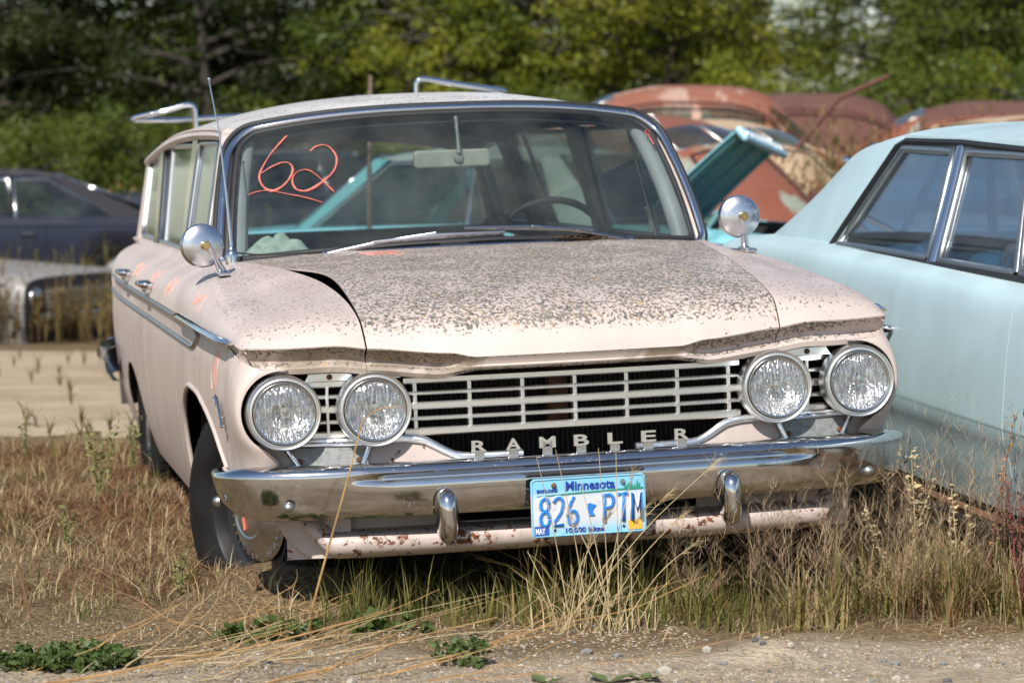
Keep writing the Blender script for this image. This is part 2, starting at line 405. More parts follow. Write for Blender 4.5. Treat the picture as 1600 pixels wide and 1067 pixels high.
def make_tree(i, h, cr, base, lm, dens=1.0, leaf=.048):
    rg = np.random.default_rng(100+i); t = empty('broadleaf_tree')
    vs_ = []; lean = rg.normal(0, .25, 2); top = np.array([lean[0], lean[1], h*.8])
    tr = [np.array([0, 0, -.3]), np.array([.05, .02, h*.15]), np.array([lean[0]*.4, lean[1]*.4, h*.4]), top]
    vs_.append(tube_vf(spline(tr, 5), list(np.linspace(.17, .03, 16)), 9))
    C = []; nl = 36
    for k in range(nl):
        z0 = h*rg.uniform(base, .72); a = rg.uniform(0, 2*math.pi); q = z0/(h*.8); p0 = np.array([lean[0]*q, lean[1]*q, z0])
        prof = math.sin(math.pi*min(1, max(.08, ((z0/h)-base*.6)/(1.05-base*.6))))**.55
        L = cr*prof*rg.uniform(.65, 1.1); p1 = p0+np.array([math.cos(a)*L, math.sin(a)*L, L*rg.uniform(.05, .5)-.2])
        mid = (p0+p1)/2+np.array([0, 0, .15]); vs_.append(tube_vf(spline([p0, mid, p1], 4), list(np.linspace(.06, .010, 9)), 5))
        for q in (.5, .75, .92, 1.06):
            c = p0+(p1-p0)*q+rg.normal(0, .26, 3)
            if c[2] < .3: c[2] = .3+rg.random()*.4
            C.append((c, rg.uniform(.30, .66), int(120*dens)))
    for k in range(18): C.append((top+np.array([rg.normal(0, cr*.35), rg.normal(0, cr*.35), rg.uniform(-.5, h*.2)]), rg.uniform(.35, .6), int(110*dens)))
    M('trunk', *join(*vs_), bark, t, True)
    v, f = leaves_vf(C, 0, rg, leaf); big('crown', v, f, lm, t)
    return t
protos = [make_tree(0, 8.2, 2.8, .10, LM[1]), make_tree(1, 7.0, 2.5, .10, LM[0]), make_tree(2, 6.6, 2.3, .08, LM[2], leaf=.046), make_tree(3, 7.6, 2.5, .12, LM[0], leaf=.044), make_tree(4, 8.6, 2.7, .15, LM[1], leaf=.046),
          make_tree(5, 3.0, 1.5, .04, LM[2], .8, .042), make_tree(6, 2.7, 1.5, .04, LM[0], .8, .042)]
P_NAMES = ['shade-coloured broad green tree', 'mid green tree', 'yellow green tree', 'loose green tree', 'tall shade-coloured tree', 'yellow green shrub', 'low green shrub']
spots = []   # (kind, u in the photo, distance, turn, scale, where)
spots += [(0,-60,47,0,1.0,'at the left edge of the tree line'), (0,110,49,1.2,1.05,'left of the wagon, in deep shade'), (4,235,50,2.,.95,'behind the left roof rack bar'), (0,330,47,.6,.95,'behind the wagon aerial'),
 (3,440,48,3.3,1.0,'above the left part of the wagon roof'), (0,540,50,4.2,.9,'above the chalked windshield'), (1,640,47,5.,1.0,'behind the right roof rack bar'), (2,715,46,.9,.85,'above the middle of the wagon roof'), (2,870,47,2.5,.95,'above the rear-view mirror'),
 (0,945,50,3.0,.95,'above the right end of the wagon roof'), (2,1030,46,4.4,1.0,'behind the pink and rust wreck'), (2,1060,49,.3,.7,'behind the thistles'), (3,1150,49,1.9,.68,'left of the gap of sky'), (2,1375,49,5.5,.74,'right of the gap of sky'),
 (1,1480,46,3.8,.8,'above the rusty bar'), (3,1510,47,2.2,1.05,'above the far rusty roofs'), (0,1600,49,.2,1.05,'at the right edge of the tree line'), (4,1720,48,1.2,1.0,'past the right edge'), (1,-190,48,2.,1.,'past the left edge')]
spots += [(4,20,54,.5,1.1,'second row far left'), (0,180,55,1.5,1.1,'second row left'), (4,390,55,2.5,1.08,'second row behind the aerial'), (1,590,54,3.5,1.05,'second row middle left'), (4,900,55,.1,1.02,'second row centre'), (4,1040,55,4.5,.95,'second row right of the wagon'), (0,1540,55,.9,1.1,'second row right'), (4,1650,55,.9,1.1,'second row far right'), (4,1300,56,.4,.66,'second row under the gap of sky')]
spots += [(6,30,44,0,.72,'by the dark coupe'), (6,215,45,1,.74,'left of the wagon roof'), (6,330,45,2,.72,'beside the wagon aerial'), (6,120,45,.4,.8,'above the tail of the dark coupe'), (5,700,43,3,.8,'over the wagon roof'), (6,930,42,4,.85,'right of the wagon roof'), (5,1110,40,5,.8,'behind the thistles'), (6,1250,41,.7,.62,'behind the dark rust wreck'), (6,1400,39,1.7,.85,'beside the rusty bar'), (5,1530,41,2.7,.8,'behind the far rusty roofs'), (6,1640,40,2,.9,'at the right edge')]
used = set()
for kind, u, d, rot, sc_, where in spots:
    t = protos[kind] if kind not in used else copy_tree(protos[kind]); used.add(kind)
    x = (u-800)/4585*d; t.location = (x, d, float(tz(x, d))); t.rotation_euler = (0, 0, rot); t.scale = (sc_,)*3
    tag(t, P_NAMES[kind]+' '+where, 'shrub' if kind >= 5 else 'tree', 'shrubs in front of the wood' if kind >= 5 else 'trees of the wood behind')
    if kind >= 5: t.name = 'shrub'
# ================================================================== the pink station wagon
# own frame: x to the picture's right, y towards the tail, z up
wag = empty('station_wagon', (0.2033, 7.5753, -0.128), (-0.0011, -0.0387, 0.2016))
tag(wag, 'pale pink station wagon with lichen covered hood and four round headlights', 'car')
taper = pc((-.1,.955),(.1,.966),(.3,.984),(.8,1),(3.6,1),(4.4,.99),(4.9,.965))
xflank = pc((.18,.79),(.25,.825),(.30,.848),(.38,.872),(.48,.890),(.6,.902),(.7,.906),(.78,.902),(.83,.893),(.852,.889),(.868,.896))
def XF(y, z): return xflank(z)*taper(y)
zc_ = pc((.03,.858),(.1,.862),(.5,.872),(1.,.878),(4.9,.878))
zt_ = pc((.027,.855),(.05,.880),(.09,.905),(.13,.917),(.35,.941),(.64,.963),(1.16,.998),(1.5,1.008),(1.75,.995),(4.9,.985))
xs_ = pc((.027,.552),(.094,.557),(.26,.564),(.55,.584),(.77,.611),(1.1,.655),(1.35,.70),(1.6,.742),(4.9,.745))
zs_ = pc((.027,.846),(.057,.884),(.094,.915),(.26,.957),(.553,.993),(.77,1.008),(1.1,1.02),(1.35,1.024),(1.6,1.022),(4.9,1.010))
def y0_(x):
    x = abs(x); return -.02+.046*(x/.552)**2 if x < .552 else .026+.075*((x-.552)/.32)**2
def shoulder(y, n=16):
    """half cross-section from the side crease up and in to the hood seam / window belt"""
    yy = max(y, .027); xc = float(XF(yy, .868))+.006; zc = float(zc_(yy)); zt = float(zt_(yy)); xs = float(xs_(yy)); zs = float(zs_(yy))
    dz = zt-zc; dr = min(max((yy-1.35)/.3, 0), 1)   # the door section has a ledge
    k = [(0, xc, zc), (.12, xc-.010-.004*dr, zc+.36*dz), (.26, xc-.038-.01*dr, zc+.72*dz), (.42, xc-.085-.01*dr, zc+.94*dz), (.58, xc-.14*(1-dr)-.108*dr, zt),
         (.75, (xs+xc-.14)/2*(1-dr)+(xs+.035)*dr, (zt+zs)/2+.006*(1-dr)+.008*dr), (1, xs, zs)]
    c = pc(*k)(np.linspace(0, 1, n))
    out = []
    for x, z in c:
        out.append((x, y+(y0_(x)-.026)*math.exp(-(yy-.027)/.25), z))
    return out
def side_panel(name, s, ys, m, zlo, upper=True, extra=None):
    rows = []
    for y in ys:
        up = shoulder(y) if upper else []
        lo = []
        zb = zlo(y); zt = float(zc_(y))-.012
        # little undercut below the crease then the flank
        for q in np.linspace(0, 1, 16):
            z = zt+(zb-zt)*q; lo.append((float(XF(y, z)), y, z))
        rows.append([(s*p[0], p[1], p[2]) for p in (list(reversed(up))+lo)])
    o = grid(name, rows, m, wag, solid=.004, auto=40)
    return o
def arch_front(y):   # lower edge of the fender along the front wheel opening
    return float(pc((.30,.50),(.40,.555),(.52,.615),(.68,.660),(.90,.688),(1.10,.690),(1.26,.660),(1.35,.600),(1.395,.50),(1.41,.40),(1.42,.30))(y)) if y < 1.42 else .255+.03*0
def arch_rear(y):
    d = abs(y-3.59)
    return .255 if d > .44 else .255+.33*math.sqrt(max(0, 1-(d/.44)**2))
ysF = list(np.concatenate([[.027,.034,.045,.06,.08,.1,.13,.17,.22,.28], np.linspace(.34,1.30,26), [1.33,1.36,1.38,1.395,1.405,1.412,1.419,1.425], np.linspace(1.45,1.612,6)]))
for s in (-1, 1):
    # top and flank of the fender; forward of y=.30 the flank is the cheek
    rows = [[(s*p[0], p[1], p[2]) for p in shoulder(y, 20)] for y in ysF]
    fo = grid('front_fender', rows, MT['pink_fender'], wag, .004, auto=45)
    fl = []
    for y in [v for v in ysF if v >= .28]:
        zb = arch_front(y); zt = float(zc_(y))-.008
        fl.append([(s*float(XF(y, zt+(zb-zt)*q)), y, zt+(zb-zt)*q) for q in np.linspace(0, 1, 18)])
    grid('fender_flank', fl, MT['pink'], fo, .004)
    # crease strip that closes crease to flank
    cr = [[(s*(float(XF(y, .868))+.006), y+(y0_(.87)-.026)*math.exp(-(y-.027)/.25), float(zc_(y))), (s*float(XF(y, float(zc_(y))-.008)), y+(y0_(.86)-.02)*math.exp(-(y-.027)/.25), float(zc_(y))-.008)]+[(s*(float(XF(y, float(zc_(y))-d))-.003), y+(.050 if y < .28 else .02)*math.exp(-(y-.027)/.25), float(zc_(y))-d) for d in ((.02,.045,.075) if .13 < y < .30 else (.010,.012,.014))] for y in ysF]
    grid('crease_return', cr, MT['pink'], fo, .003)
    # nose under the brow: ridge -> scoop -> lip
    nose = []
    for (x, y, zr) in reversed(shoulder(.027, 48)):
        k = 1-max(0, (x-.84)/.04)*.6
        nose.append([(s*x, y, zr), (s*x, y+.022*k, zr-.014), (s*(x-.002), y+.036*k, zr-.030), (s*(x-.003), y+.036*k, zr-.040), (s*(x-.003), y+.024*k, zr-.046), (s*(x-.003), y+.018*k, zr-.054), (s*(x-.004), y+.020*k, zr-.066), (s*(x-.005), y+.036*k, zr-.070)])
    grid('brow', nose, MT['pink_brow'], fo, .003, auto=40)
    # cheek: from the lamp opening round to the flank
    ck = []
    for q in np.linspace(0, 1, 26):
        a = R(100-q*228)     # angle round the outer lamp, from above to below
        rr = .1075
        A = np.array([.768+rr*math.cos(a), .062, .692+rr*math.sin(a)])
        if q > .72:
            k = (q-.72)/.28; A = A*(1-k)+np.array([.80, .10, .53])*k if True else A
        zB = .850-(.850-.515)*min(1, max(0, (q-.12)/.80)); zB = max(zB, .505)
        B = np.array([float(XF(.285, zB)), .285, zB]); 
        if q < .12: B = np.array([float(XF(.285, .85)), .285, .85])
        C = np.array([(A[0]*.18+B[0]*.82)+.012, .075, (A[2]+B[2])/2 if q > .10 else .80])
        C0 = np.array([A[0], A[1]-.012, A[2]])
        row = []
        for t in np.linspace(0, 1, 14):
            P = (1-t)**3*A+3*(1-t)**2*t*(C0*.5+C*.5)+3*(1-t)*t*t*C+t**3*B; row.append((s*P[0], P[1], P[2]))
        row = [(s*A[0], A[1]+.05, A[2]), (s*A[0], A[1]+.012, A[2])]+row
        ck.append(row)
    grid('cheek', ck, MT['pink'], fo, .003, auto=50)
    # rolled lip of the wheel opening
    lip = [(s*(float(XF(y, arch_front(y)))+.002), y, arch_front(y)) for y in np.concatenate([np.linspace(.30, 1.3, 24), [1.33,1.36,1.38,1.395,1.405,1.412,1.419]])]
    tube('arch_lip', lip, .008, MT['pink'], fo, 8)
    # inner wheel well
    well = []
    for x in np.linspace(.46, .86, 5):
        well.append([(s*x, .87+.56*math.cos(a), .27+.47*math.sin(a)) for a in np.linspace(R(-5), R(150), 18)])
    grid('wheel_well', well, MT['black'], fo, .004)
    well = [[(s*.46, .87+r*math.cos(a), .27+r*.84*math.sin(a)) for a in np.linspace(R(-5), R(150), 18)] for r in (.05, .56)]
    grid('well_wall', well, MT['black'], fo, .004)
    # doors and quarter panel
    gap = .004
    for nm, ya, yb, zl in (('front_door', 1.618, 2.80, lambda y: .285), ('rear_door', 2.806, 3.80, lambda y: max(.285, arch_rear(y))), ('quarter_panel', 3.806, 4.86, arch_rear)):
        ys = np.linspace(ya, yb, 30)
        rows = []
        for y in ys:
            up = shoulder(y, 18); zb = zl(y); zt = float(zc_(y))-.008
            lo = [(float(XF(y, zt+(zb-zt)*q)), y, zt+(zb-zt)*q) for q in np.linspace(0, 1, 16)]
            rows.append([(s*p[0], p[1], p[2]) for p in list(reversed(up))+lo])
        d = grid(nm, rows, MT['pink'], wag, .004, auto=45)
        if nm != 'quarter_panel':   # handle: chrome push-button bar above the moulding
            hy = yb-.30
            hx = float(XF(hy, .87))
            hv = join(tube_vf([(s*(hx-.005), hy, .915), (s*(hx+.03), hy+.005, .922), (s*(hx+.034), hy+.06, .922), (s*(hx+.034), hy+.15, .920), (s*(hx+.02), hy+.17, .917), (s*(hx-.01), hy+.175, .915)], [.012,.014,.012,.011,.012,.012], 8))
            M('door_handle', hv[0], hv[1], MT['chrome_clean'], d, True)
            lathe('lock_button', [(0,.012),(.008,.011),(.011,.006),(.012,0)], (s*(hx+.004), hy+.24, .895), MT['chrome_clean'], d, (s,0,0), 12)
    rk = [[(s*(float(XF(y, z))-i), y, z) for z, i in ((.287,.0),(.262,.008),(.25,.03),(.245,.10))] for y in np.linspace(1.43, 3.16, 20)]
    grid('rocker_panel', rk, MT['pink'], wag, .004, auto=40)
    # chrome spear on the fender, then the twin-rail side moulding
    pts = [(s*(float(XF(y, .868))+.012), y, float(zc_(y))+.004) for y in np.linspace(.16, 1.42, 16)]
    tube('chrome_spear', pts, [.010]+[.021]*14+[.008], MT['chrome_clean'], fo, 10, .45, (0,0,1))
    for za, nm in ((.868, 'upper_rail'), (.806, 'lower_rail')):
        pts = [(s*(float(XF(y, za))+.004), y, za) for y in np.linspace(.98 if nm == 'upper_rail' else 1.06, 4.80, 44)]
        tube(nm, pts, .0085, MT['dull'], wag, 6, .8)
    tube('rail_end', [(s*(float(XF(.98,.868))+.004), .98, .868), (s*(float(XF(.86,.84))+.004), .90, .842), (s*(float(XF(.9,.81))+.004), .98, .812), (s*(float(XF(1.06,.806))+.004), 1.06, .806)], .0085, MT['dull'], wag, 6)
# script badge on the image-left fender and pencil marks
bv = []
for i, (dy, dz) in enumerate(((0,.012),(.035,.0),(.06,.0),(.085,.0),(.11,.008))):
    bv.append(tube_vf([(-.903, .36-dy+.012, .705-dz-.022*i*.6), (-.907, .36-dy, .73-dz-.022*i*.6), (-.907, .36-dy-.01, .708-dz-.022*i*.6), (-.903, .36-dy-.028, .712-dz-.022*i*.6)], .0045, 6))
bdg = M('script_badge', *join(*bv), MT['chrome_clean'], wag, True)

# ---- hood
zc0 = pc((0,.813),(.015,.855),(.045,.893),(.1,.928),(.22,.966),(.42,.998),(.72,1.022),(1.1,1.040),(1.42,1.047))
def smooth01(t): t = min(max(t, 0), 1); return t*t*(3-2*t)
def hood_pt(u, tau):
    lift = 0; inset = .004
    yy = .026+tau
    if u < 0:
        b = math.exp(-((tau-.56)/.30)**2); inset += .020*b; lift = .016*b*abs(u)**3
    x = u*(float(xs_(max(yy, .027)))-inset)
    zs = float(zs_(max(yy, .027))); z0 = float(zc0(tau)); f = 1-abs(u)**2.4
    zf = zs+(z0-zs)*f
    zf0 = .846+(.813-.846)*f; zr = .813+.013*smooth01((abs(x)-.27)/.07)+.019*smooth01((abs(x)-.33)/.23)
    z = zf+(zr-zf0)*math.exp(-tau/.035)+lift
    y = y0_(x)*math.exp(-tau/.5)+tau+.026*(1-math.exp(-tau/.5))
    # two shallow creases that frame the raised centre
    z += .006*math.exp(-((abs(x)-.40)/.05)**2)*smooth01((tau-.05)/.3)*(1-.4*smooth01((tau-1)/.4))
    return x, y, z
taus = list(np.concatenate([[0,.006,.013,.022,.034,.05,.07,.095,.125,.165], np.linspace(.21, 1.395, 28)]))
us = np.linspace(-1, 1, 61)
hood = grid('hood', [[hood_pt(u, t) for u in us] for t in taus], MT['pink_hood'], wag, .005)
lipr = []
for u in us:
    x, y, z = hood_pt(u, 0); k = smooth01((abs(x)-.26)/.10); h = .034+.032*k
    lipr.append([(x, y, z), (x, y+.006+.018*k, z-.22*h), (x, y+.010+.030*k, z-.45*h), (x, y+.012+.026*k, z-.62*h), (x, y+.010+.012*k, z-.72*h), (x, y+.012+.008*k, z-.84*h), (x, y+.022+.004*k, z-h), (x, y+.045, z-h-.002)])
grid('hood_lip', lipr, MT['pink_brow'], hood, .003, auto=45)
# loose flange showing in the wedge gap
# ---- cowl in front of the windshield, with its row of vent slots
def wsB(s_): return np.array([.746*s_, 1.528-.175*(1-s_*s_), 1.020+.032*(1-s_*s_)])
def wsT(s_): return np.array([.668*s_, 1.812-.075*(1-s_*s_), 1.404+.052*(1-abs(s_)**2.6)])
cw = []
for s_ in np.linspace(-1, 1, 41):
    b = wsB(s_); x = b[0]; u = max(-1, min(1, x/.712)); f = np.array(hood_pt(u, 1.400)); f[0] = x*.965
    if abs(u) >= .98: f[1] = 1.40
    cw.append([(f[0], f[1], f[2]-.012), (f[0], f[1]+.004, f[2]-.002), ((f[0]+b[0])/2, max((f[1]+b[1])/2, f[1]+.01), (f[2]+b[2])/2+.001), (b[0], b[1]+.03, b[2]-.004), (b[0], b[1]+.10, b[2]-.02)])
cowl = grid('cowl', cw, MT['pink_fender'], wag, .004)
slots = []
for i in range(58):
    x = -.20+i*.0088; u = x/.712; p = hood_pt(u, 1.395)
    slots.append(box_vf((p[0], p[1]-.004, p[2]+.004), (.0042, .020, .006), Matrix.Rotation(.5, 3, 'Z')))
M('cowl_vent', *join(*slots), MT['dull'], cowl, False)
# dead leaves caught under the wiper
lv = []
for i in range(150):
    x = .22+.27*abs(rng.beta(2, 2)); p = wsB(x/.746); c = Vector((x+rng.normal(0,.004), p[1]-.03+rng.normal(0, .012), p[2]+.004+abs(rng.normal(0, .006))))
    e = Matrix.Rotation(rng.uniform(0, 6.3), 3, 'Z') @ Matrix.Rotation(rng.uniform(-.6, .6), 3, 'X')
    l = rng.uniform(.006, .018); lv.append(([tuple(c+e@Vector(q)) for q in ((-l,0,0),(0,-l*.35,.002),(l,0,0),(0,l*.35,.003))], [(0,1,2,3)]))
M('dead_leaves', *join(*lv), simple('dead_leaf', (.13,.075,.04), .9, 0, .5, 40), None, False)
ob = bpy.data.objects['dead_leaves']; ob.location = wag.location; ob.rotation_euler = wag.rotation_euler
tag(ob, 'dead brown leaves caught on the cowl under the right wiper', 'leaves', kind='stuff')

# ---- windshield
def wsP(s_, t):
    b, tp = wsB(s_), wsT(s_); p = b*(1-t)+tp*t
    p = p+np.array([.010*s_*abs(s_), .035*abs(s_)**2*0+.0, .0])*4*t*(1-t)+np.array([0, -.018, .006])*4*t*(1-t)
    return p
wsg = grid('windshield', [[wsP(s_, t) for s_ in np.linspace(-.985, .985, 41)] for t in np.linspace(.02, .98, 14)], MT['glass'], wag, .004)
def ws_loop(k=.0, out=0):
    pts = []
    cs, ct, cb = .10, .17, .05
    A9 = np.linspace(0, 1, 9)*math.pi/2
    for s_ in np.linspace(-1+cb, 1-cb, 27): pts.append(wsP(s_, 0-out*.03))
    for a in A9[1:-1]: pts.append(wsP(1-cb+cb*math.sin(a)+out*.02*math.sin(a), (-out*.03)*math.cos(a)+.07*(1-math.cos(a))))
    for t in np.linspace(.07, 1-ct, 12): pts.append(wsP(1+out*.02, t))
    for a in A9[1:-1]: pts.append(wsP(1+out*.02-(cs+out*.02)*(1-math.cos(a)), 1-ct+(ct+out*.03)*math.sin(a)))
    for s_ in np.linspace(1-cs, -1+cs, 27): pts.append(wsP(s_, 1+out*.03))
    for a in A9[::-1][1:-1]: pts.append(wsP(-(1+out*.02-(cs+out*.02)*(1-math.cos(a))), 1-ct+(ct+out*.03)*math.sin(a)))
    for t in np.linspace(1-ct, .07, 12): pts.append(wsP(-1-out*.02, t))
    for a in A9[::-1][1:-1]: pts.append(wsP(-(1-cb+cb*math.sin(a)+out*.02*math.sin(a)), (-out*.03)*math.cos(a)+.07*(1-math.cos(a))))
    return pts
lp = ws_loop(0, 1)
vf = tube_vf(lp+[lp[0]], .0145, 10, .8, (0,1,0), False); M('windshield_trim', vf[0], vf[1], MT['chrome_clean'], wsg, True)
lp2 = [np.array(p)*np.array([.982, 1, 1])+np.array([0, .004, 0]) for p in ws_loop(0, -.35)]
vf = tube_vf(lp2+[lp2[0]], .013, 8, .7, (0,1,0), False); M('windshield_gasket', vf[0], vf[1], MT['gasket'], wsg, True)
lp3 = [np.array(p)*np.array([1.022, 1, 1])+np.array([0, .014, .012*smooth01((p[2]-1.30)/.1)]) for p in ws_loop(0, 1)]
vf = tube_vf(lp3+[lp3[0]], .010, 8, .8, (0,1,0), False); M('outer_gasket', vf[0], vf[1], MT['gasket'], wsg, True)
def on_ws(u, v):   # (u,v) in -1..1, 0..1 -> slightly proud of the glass
    p = wsP(u, v); return (p[0], p[1]-.006, p[2]+.002)
def ws_from_px(pts, n=6): return [on_ws(a, b) for a, b in pts]
six = spline([(-.76,.91,0),(-.79,.86,0),(-.83,.78,0),(-.86,.69,0),(-.873,.62,0),(-.862,.555,0),(-.84,.51,0),(-.81,.49,0),(-.77,.52,0),(-.74,.58,0),(-.73,.64,0),(-.745,.685,0),(-.775,.70,0),(-.82,.68,0),(-.865,.64,0)], 6)
two = spline([(-.655,.76,0),(-.63,.79,0),(-.59,.795,0),(-.56,.755,0),(-.54,.68,0),(-.555,.59,0),(-.60,.52,0),(-.65,.47,0),(-.69,.46,0),(-.722,.49,0),(-.733,.55,0),(-.72,.60,0),(-.69,.62,0),(-.66,.61,0),(-.625,.56,0),(-.59,.49,0),(-.56,.43,0)], 6)
und = spline([(-.915,.485,0),(-.88,.50,0),(-.83,.495,0),(-.75,.45,0),(-.68,.41,0),(-.61,.36,0)], 6)
for nm, c in (('chalk_six', six), ('chalk_two', two), ('chalk_underline', und)):
    tube(nm, [on_ws(p[0], p[1]) for p in c], list(.0032+.0009*np.sin(np.arange(len(c))*.35)+.0004*np.sin(np.arange(len(c))*1.3)), MT['red'], wsg, 6, .5)
tube('chalk_tick', [on_ws(a, b) for a, b in ((.95,.77),(.948,.84),(.938,.88),(.956,.90),(.962,.88),(.945,.84),(.938,.87))], .0025, simple('faded_red_pencil', (.5,.10,.10), .7), wsg, 6, .5)
# interior face of the windshield pillars and roof header
for s in (-1, 1):
    pts = [np.array(wsP(s*.985, t))+np.array([-s*.030, .055, 0]) for t in np.linspace(-.02, 1.0, 12)]
    tube('windshield_pillar', pts, .034, MT['pillar_in'], wag, 10, .8)
    pts = [np.array(wsP(s*1.0, t))+np.array([s*.014, .045, 0]) for t in np.linspace(-.02, 1.02, 12)]
    tube('outer_pillar', pts, .026, MT['pink'], wag, 10, .9)
# wipers
def wiper(a, b, c, base):
    w = tube('wiper_arm', [base, Vector(base)*.5+Vector(a)*.5+Vector((0,-.008,.006)), a], [.010,.008,.006], MT['wiper'], wag, 8)
    tube('wiper_blade', [b, Vector(b)*.5+Vector(c)*.5+Vector((0,-.004,.004)), c], [.005,.009,.005], MT['wiper'], w, 6)
    lathe('wiper_pivot', [(0,.028),(.010,.027),(.014,.018),(.015,0)], Vector(base)-Vector((0,-.01,.014)), MT['chrome_clean'], w, (0,-.5,.85), 14)
    return w
wiper((-.130,1.318,1.090), (-.32,1.330,1.070), (.080,1.305,1.084), (-.455,1.398,1.038))
wiper((.165,1.310,1.099), (-.045,1.305,1.102), (.36,1.332,1.078), (.49,1.398,1.038))
# ---- roof
zr_ = pc((1.80,1.420),(2.2,1.432),(2.8,1.435),(3.5,1.425),(4.1,1.400),(4.5,1.372),(4.9,1.335))
xr_ = pc((1.80,.685),(2.4,.680),(3.5,.678),(4.9,.675))
def roof_pt(u, t, dz=0, k=1.0):
    yf = 1.832-.085*(1-u*u); y = yf+(4.90-yf)*t; x = u*float(xr_(y))*k
    cr = .05+.042*smooth01(t/.22)-.02*smooth01((t-.6)/.4)
    z = float(zr_(y))+cr*(1-abs(u)**2.5)+dz
    if t < .03: z -= .010*(1-t/.03)
    return x, y, z
roof = grid('roof', [[roof_pt(u, t) for u in np.linspace(-1, 1, 41)] for t in np.concatenate([[0,.008,.018], np.linspace(.03, 1, 30)])], MT['roof'], wag, .006)
for s in (-1, 1):
    tube('drip_rail', [np.array(roof_pt(s, t))+np.array([s*.006, 0, -.004]) for t in np.linspace(.0, 1, 30)], .011, MT['pink_rusty'], roof, 6, .7)
hl = grid('headliner', [[roof_pt(u, t, -.035, .965) for u in np.linspace(-1, 1, 25)] for t in np.linspace(.0, 1, 20)], MT['headliner'], roof, .004)
for t in (.16, .36, .56, .78):
    tube('headliner_bow', [roof_pt(u, t, -.042, .95) for u in np.linspace(-1, 1, 21)], .008, MT['darkgrey'], hl, 6)
for s in (-1, 1):    # ribbed sun visors folded up under the header
    rows = []
    for i in range(64):
        u = s*(.16+.50*i/63)
        p = np.array(roof_pt(u, .045, -.040)); rows.append([p+np.array([0, -.015, .002+.004*(i % 2)]), p+np.array([0, -.022, -.018+.002*(i % 2)]), p+np.array([0, .10, -.012])])
    grid('sun_visor', rows, MT['headliner'], roof, .004, smooth=False)
# rear-view mirror
mir = tube('mirror_stem', [(.022,1.735,1.440), (.024,1.725,1.37), (.026,1.722,1.325)], [.008,.007,.008], MT['pot'], wag, 8)
rm = [(-.104,0),(.116,0)]
pl = []
for cx, cz, a0 in ((.116,.008,-90),(.116,.040,0),(-.104,.040,90),(-.104,.008,180)):
    for k in range(5):
        a = R(a0+k*22.5); pl.append((cx+.012*math.cos(a)+.012*0, 1.735, 1.284+cz+.012*math.sin(a)))
plate('rear_view_mirror', pl, (0,.022,0), simple('mirror_back_grey', (.52,.49,.42), .55, .2, .15, 10), mir, .006)
lathe('mirror_mount', [(0,.010),(.012,.009),(.016,.004),(.018,0)], (.026,1.734,1.308), MT['pot'], mir, (0,-1,0), 20)
# ---- side glass and pillars
def sg(s, y, z): 
    t = (z-1.02)/.40; return (s*(.748-.078*t), y, z)
for s in (-1, 1):
    def q(y0b, y1b, y0t, y1t, zb=1.016, zt=1.398):
        return [[sg(s, y0b+(y1b-y0b)*i/6+((y0t-y0b)*(1-i/6)+(y1t-y1b)*i/6)*k/6, zb+(zt-zb)*k/6) for i in range(7)] for k in range(7)]
    def fr(name, y0b, y1b, y0t, y1t, ztop):
        w = grid(name, q(y0b, y1b, y0t, y1t, 1.022, ztop), MT['sideglass'], wag, .004)
        loop = [sg(s, y0b, 1.022), sg(s, y1b, 1.022), sg(s, y1t, ztop), sg(s, y0t, ztop)]
        pts = []
        for a in range(4):
            A, B = Vector(loop[a]), Vector(loop[(a+1) % 4]); pts += [A+(B-A)*k/6 for k in range(6)]
        vf = tube_vf([tuple(p+Vector((s*.004,0,0))) for p in pts]+[tuple(pts[0]+Vector((s*.004,0,0)))], .010, 6, .8, (1,0,0), False)
        M('window_frame', vf[0], vf[1], MT['dull'], w, True); return w
    fr('vent_window', 1.70, 2.06, 2.02, 2.12, 1.385); fr('door_window', 2.09, 2.74, 2.15, 2.78, 1.385)
    rw = fr('rear_door_window', 2.88, 3.80, 3.0, 4.14, 1.378)
    tube('glass_divider', [sg(s, 3.60, 1.02), sg(s, 3.86, 1.375)], .010, MT['dull'], rw, 6)
    fr('cargo_window', 4.0, 4.70, 4.34, 4.82, 1.34)
    for nm, a, b, c, d, mm in (('centre_pillar', 2.76, 2.86, 2.80, 2.98, 'chrome'), ('rear_pillar', 3.82, 3.98, 4.16, 4.32, 'chrome'), ('tail_pillar', 4.72, 4.86, 4.82, 4.89, 'pink')):
        hh = .32 if nm == 'tail_pillar' else .385
        rows = [[np.array(sg(s, a+(b-a)*i/2+((c-a)*(1-i/2)+(d-b)*i/2)*k/4, 1.01+hh*k/4))+np.array([s*.010, 0, 0]) for i in range(3)] for k in range(5)]
        p = grid(nm, rows, MT[mm], wag, .012)
        rows = [[np.array(r)+np.array([-s*.03, 0, 0]) for r in rr] for rr in rows]
        grid('pillar_lining', rows, MT['pillar_in'] if nm == 'centre_pillar' else MT['darkgrey'], p, .02)
    # painted gutter strip over the windows
    tube('window_header', [np.array(sg(s, y, float(zr_(y))-.022))+np.array([s*.012,0,0]) for y in np.linspace(1.90, 4.88, 16)], .017, MT['pink'], wag, 6)
    # belt strip inside
    tube('belt_lining', [(s*.715, y, 1.0) for y in np.linspace(1.65, 4.8, 8)], .03, MT['darkgrey'], wag, 6)
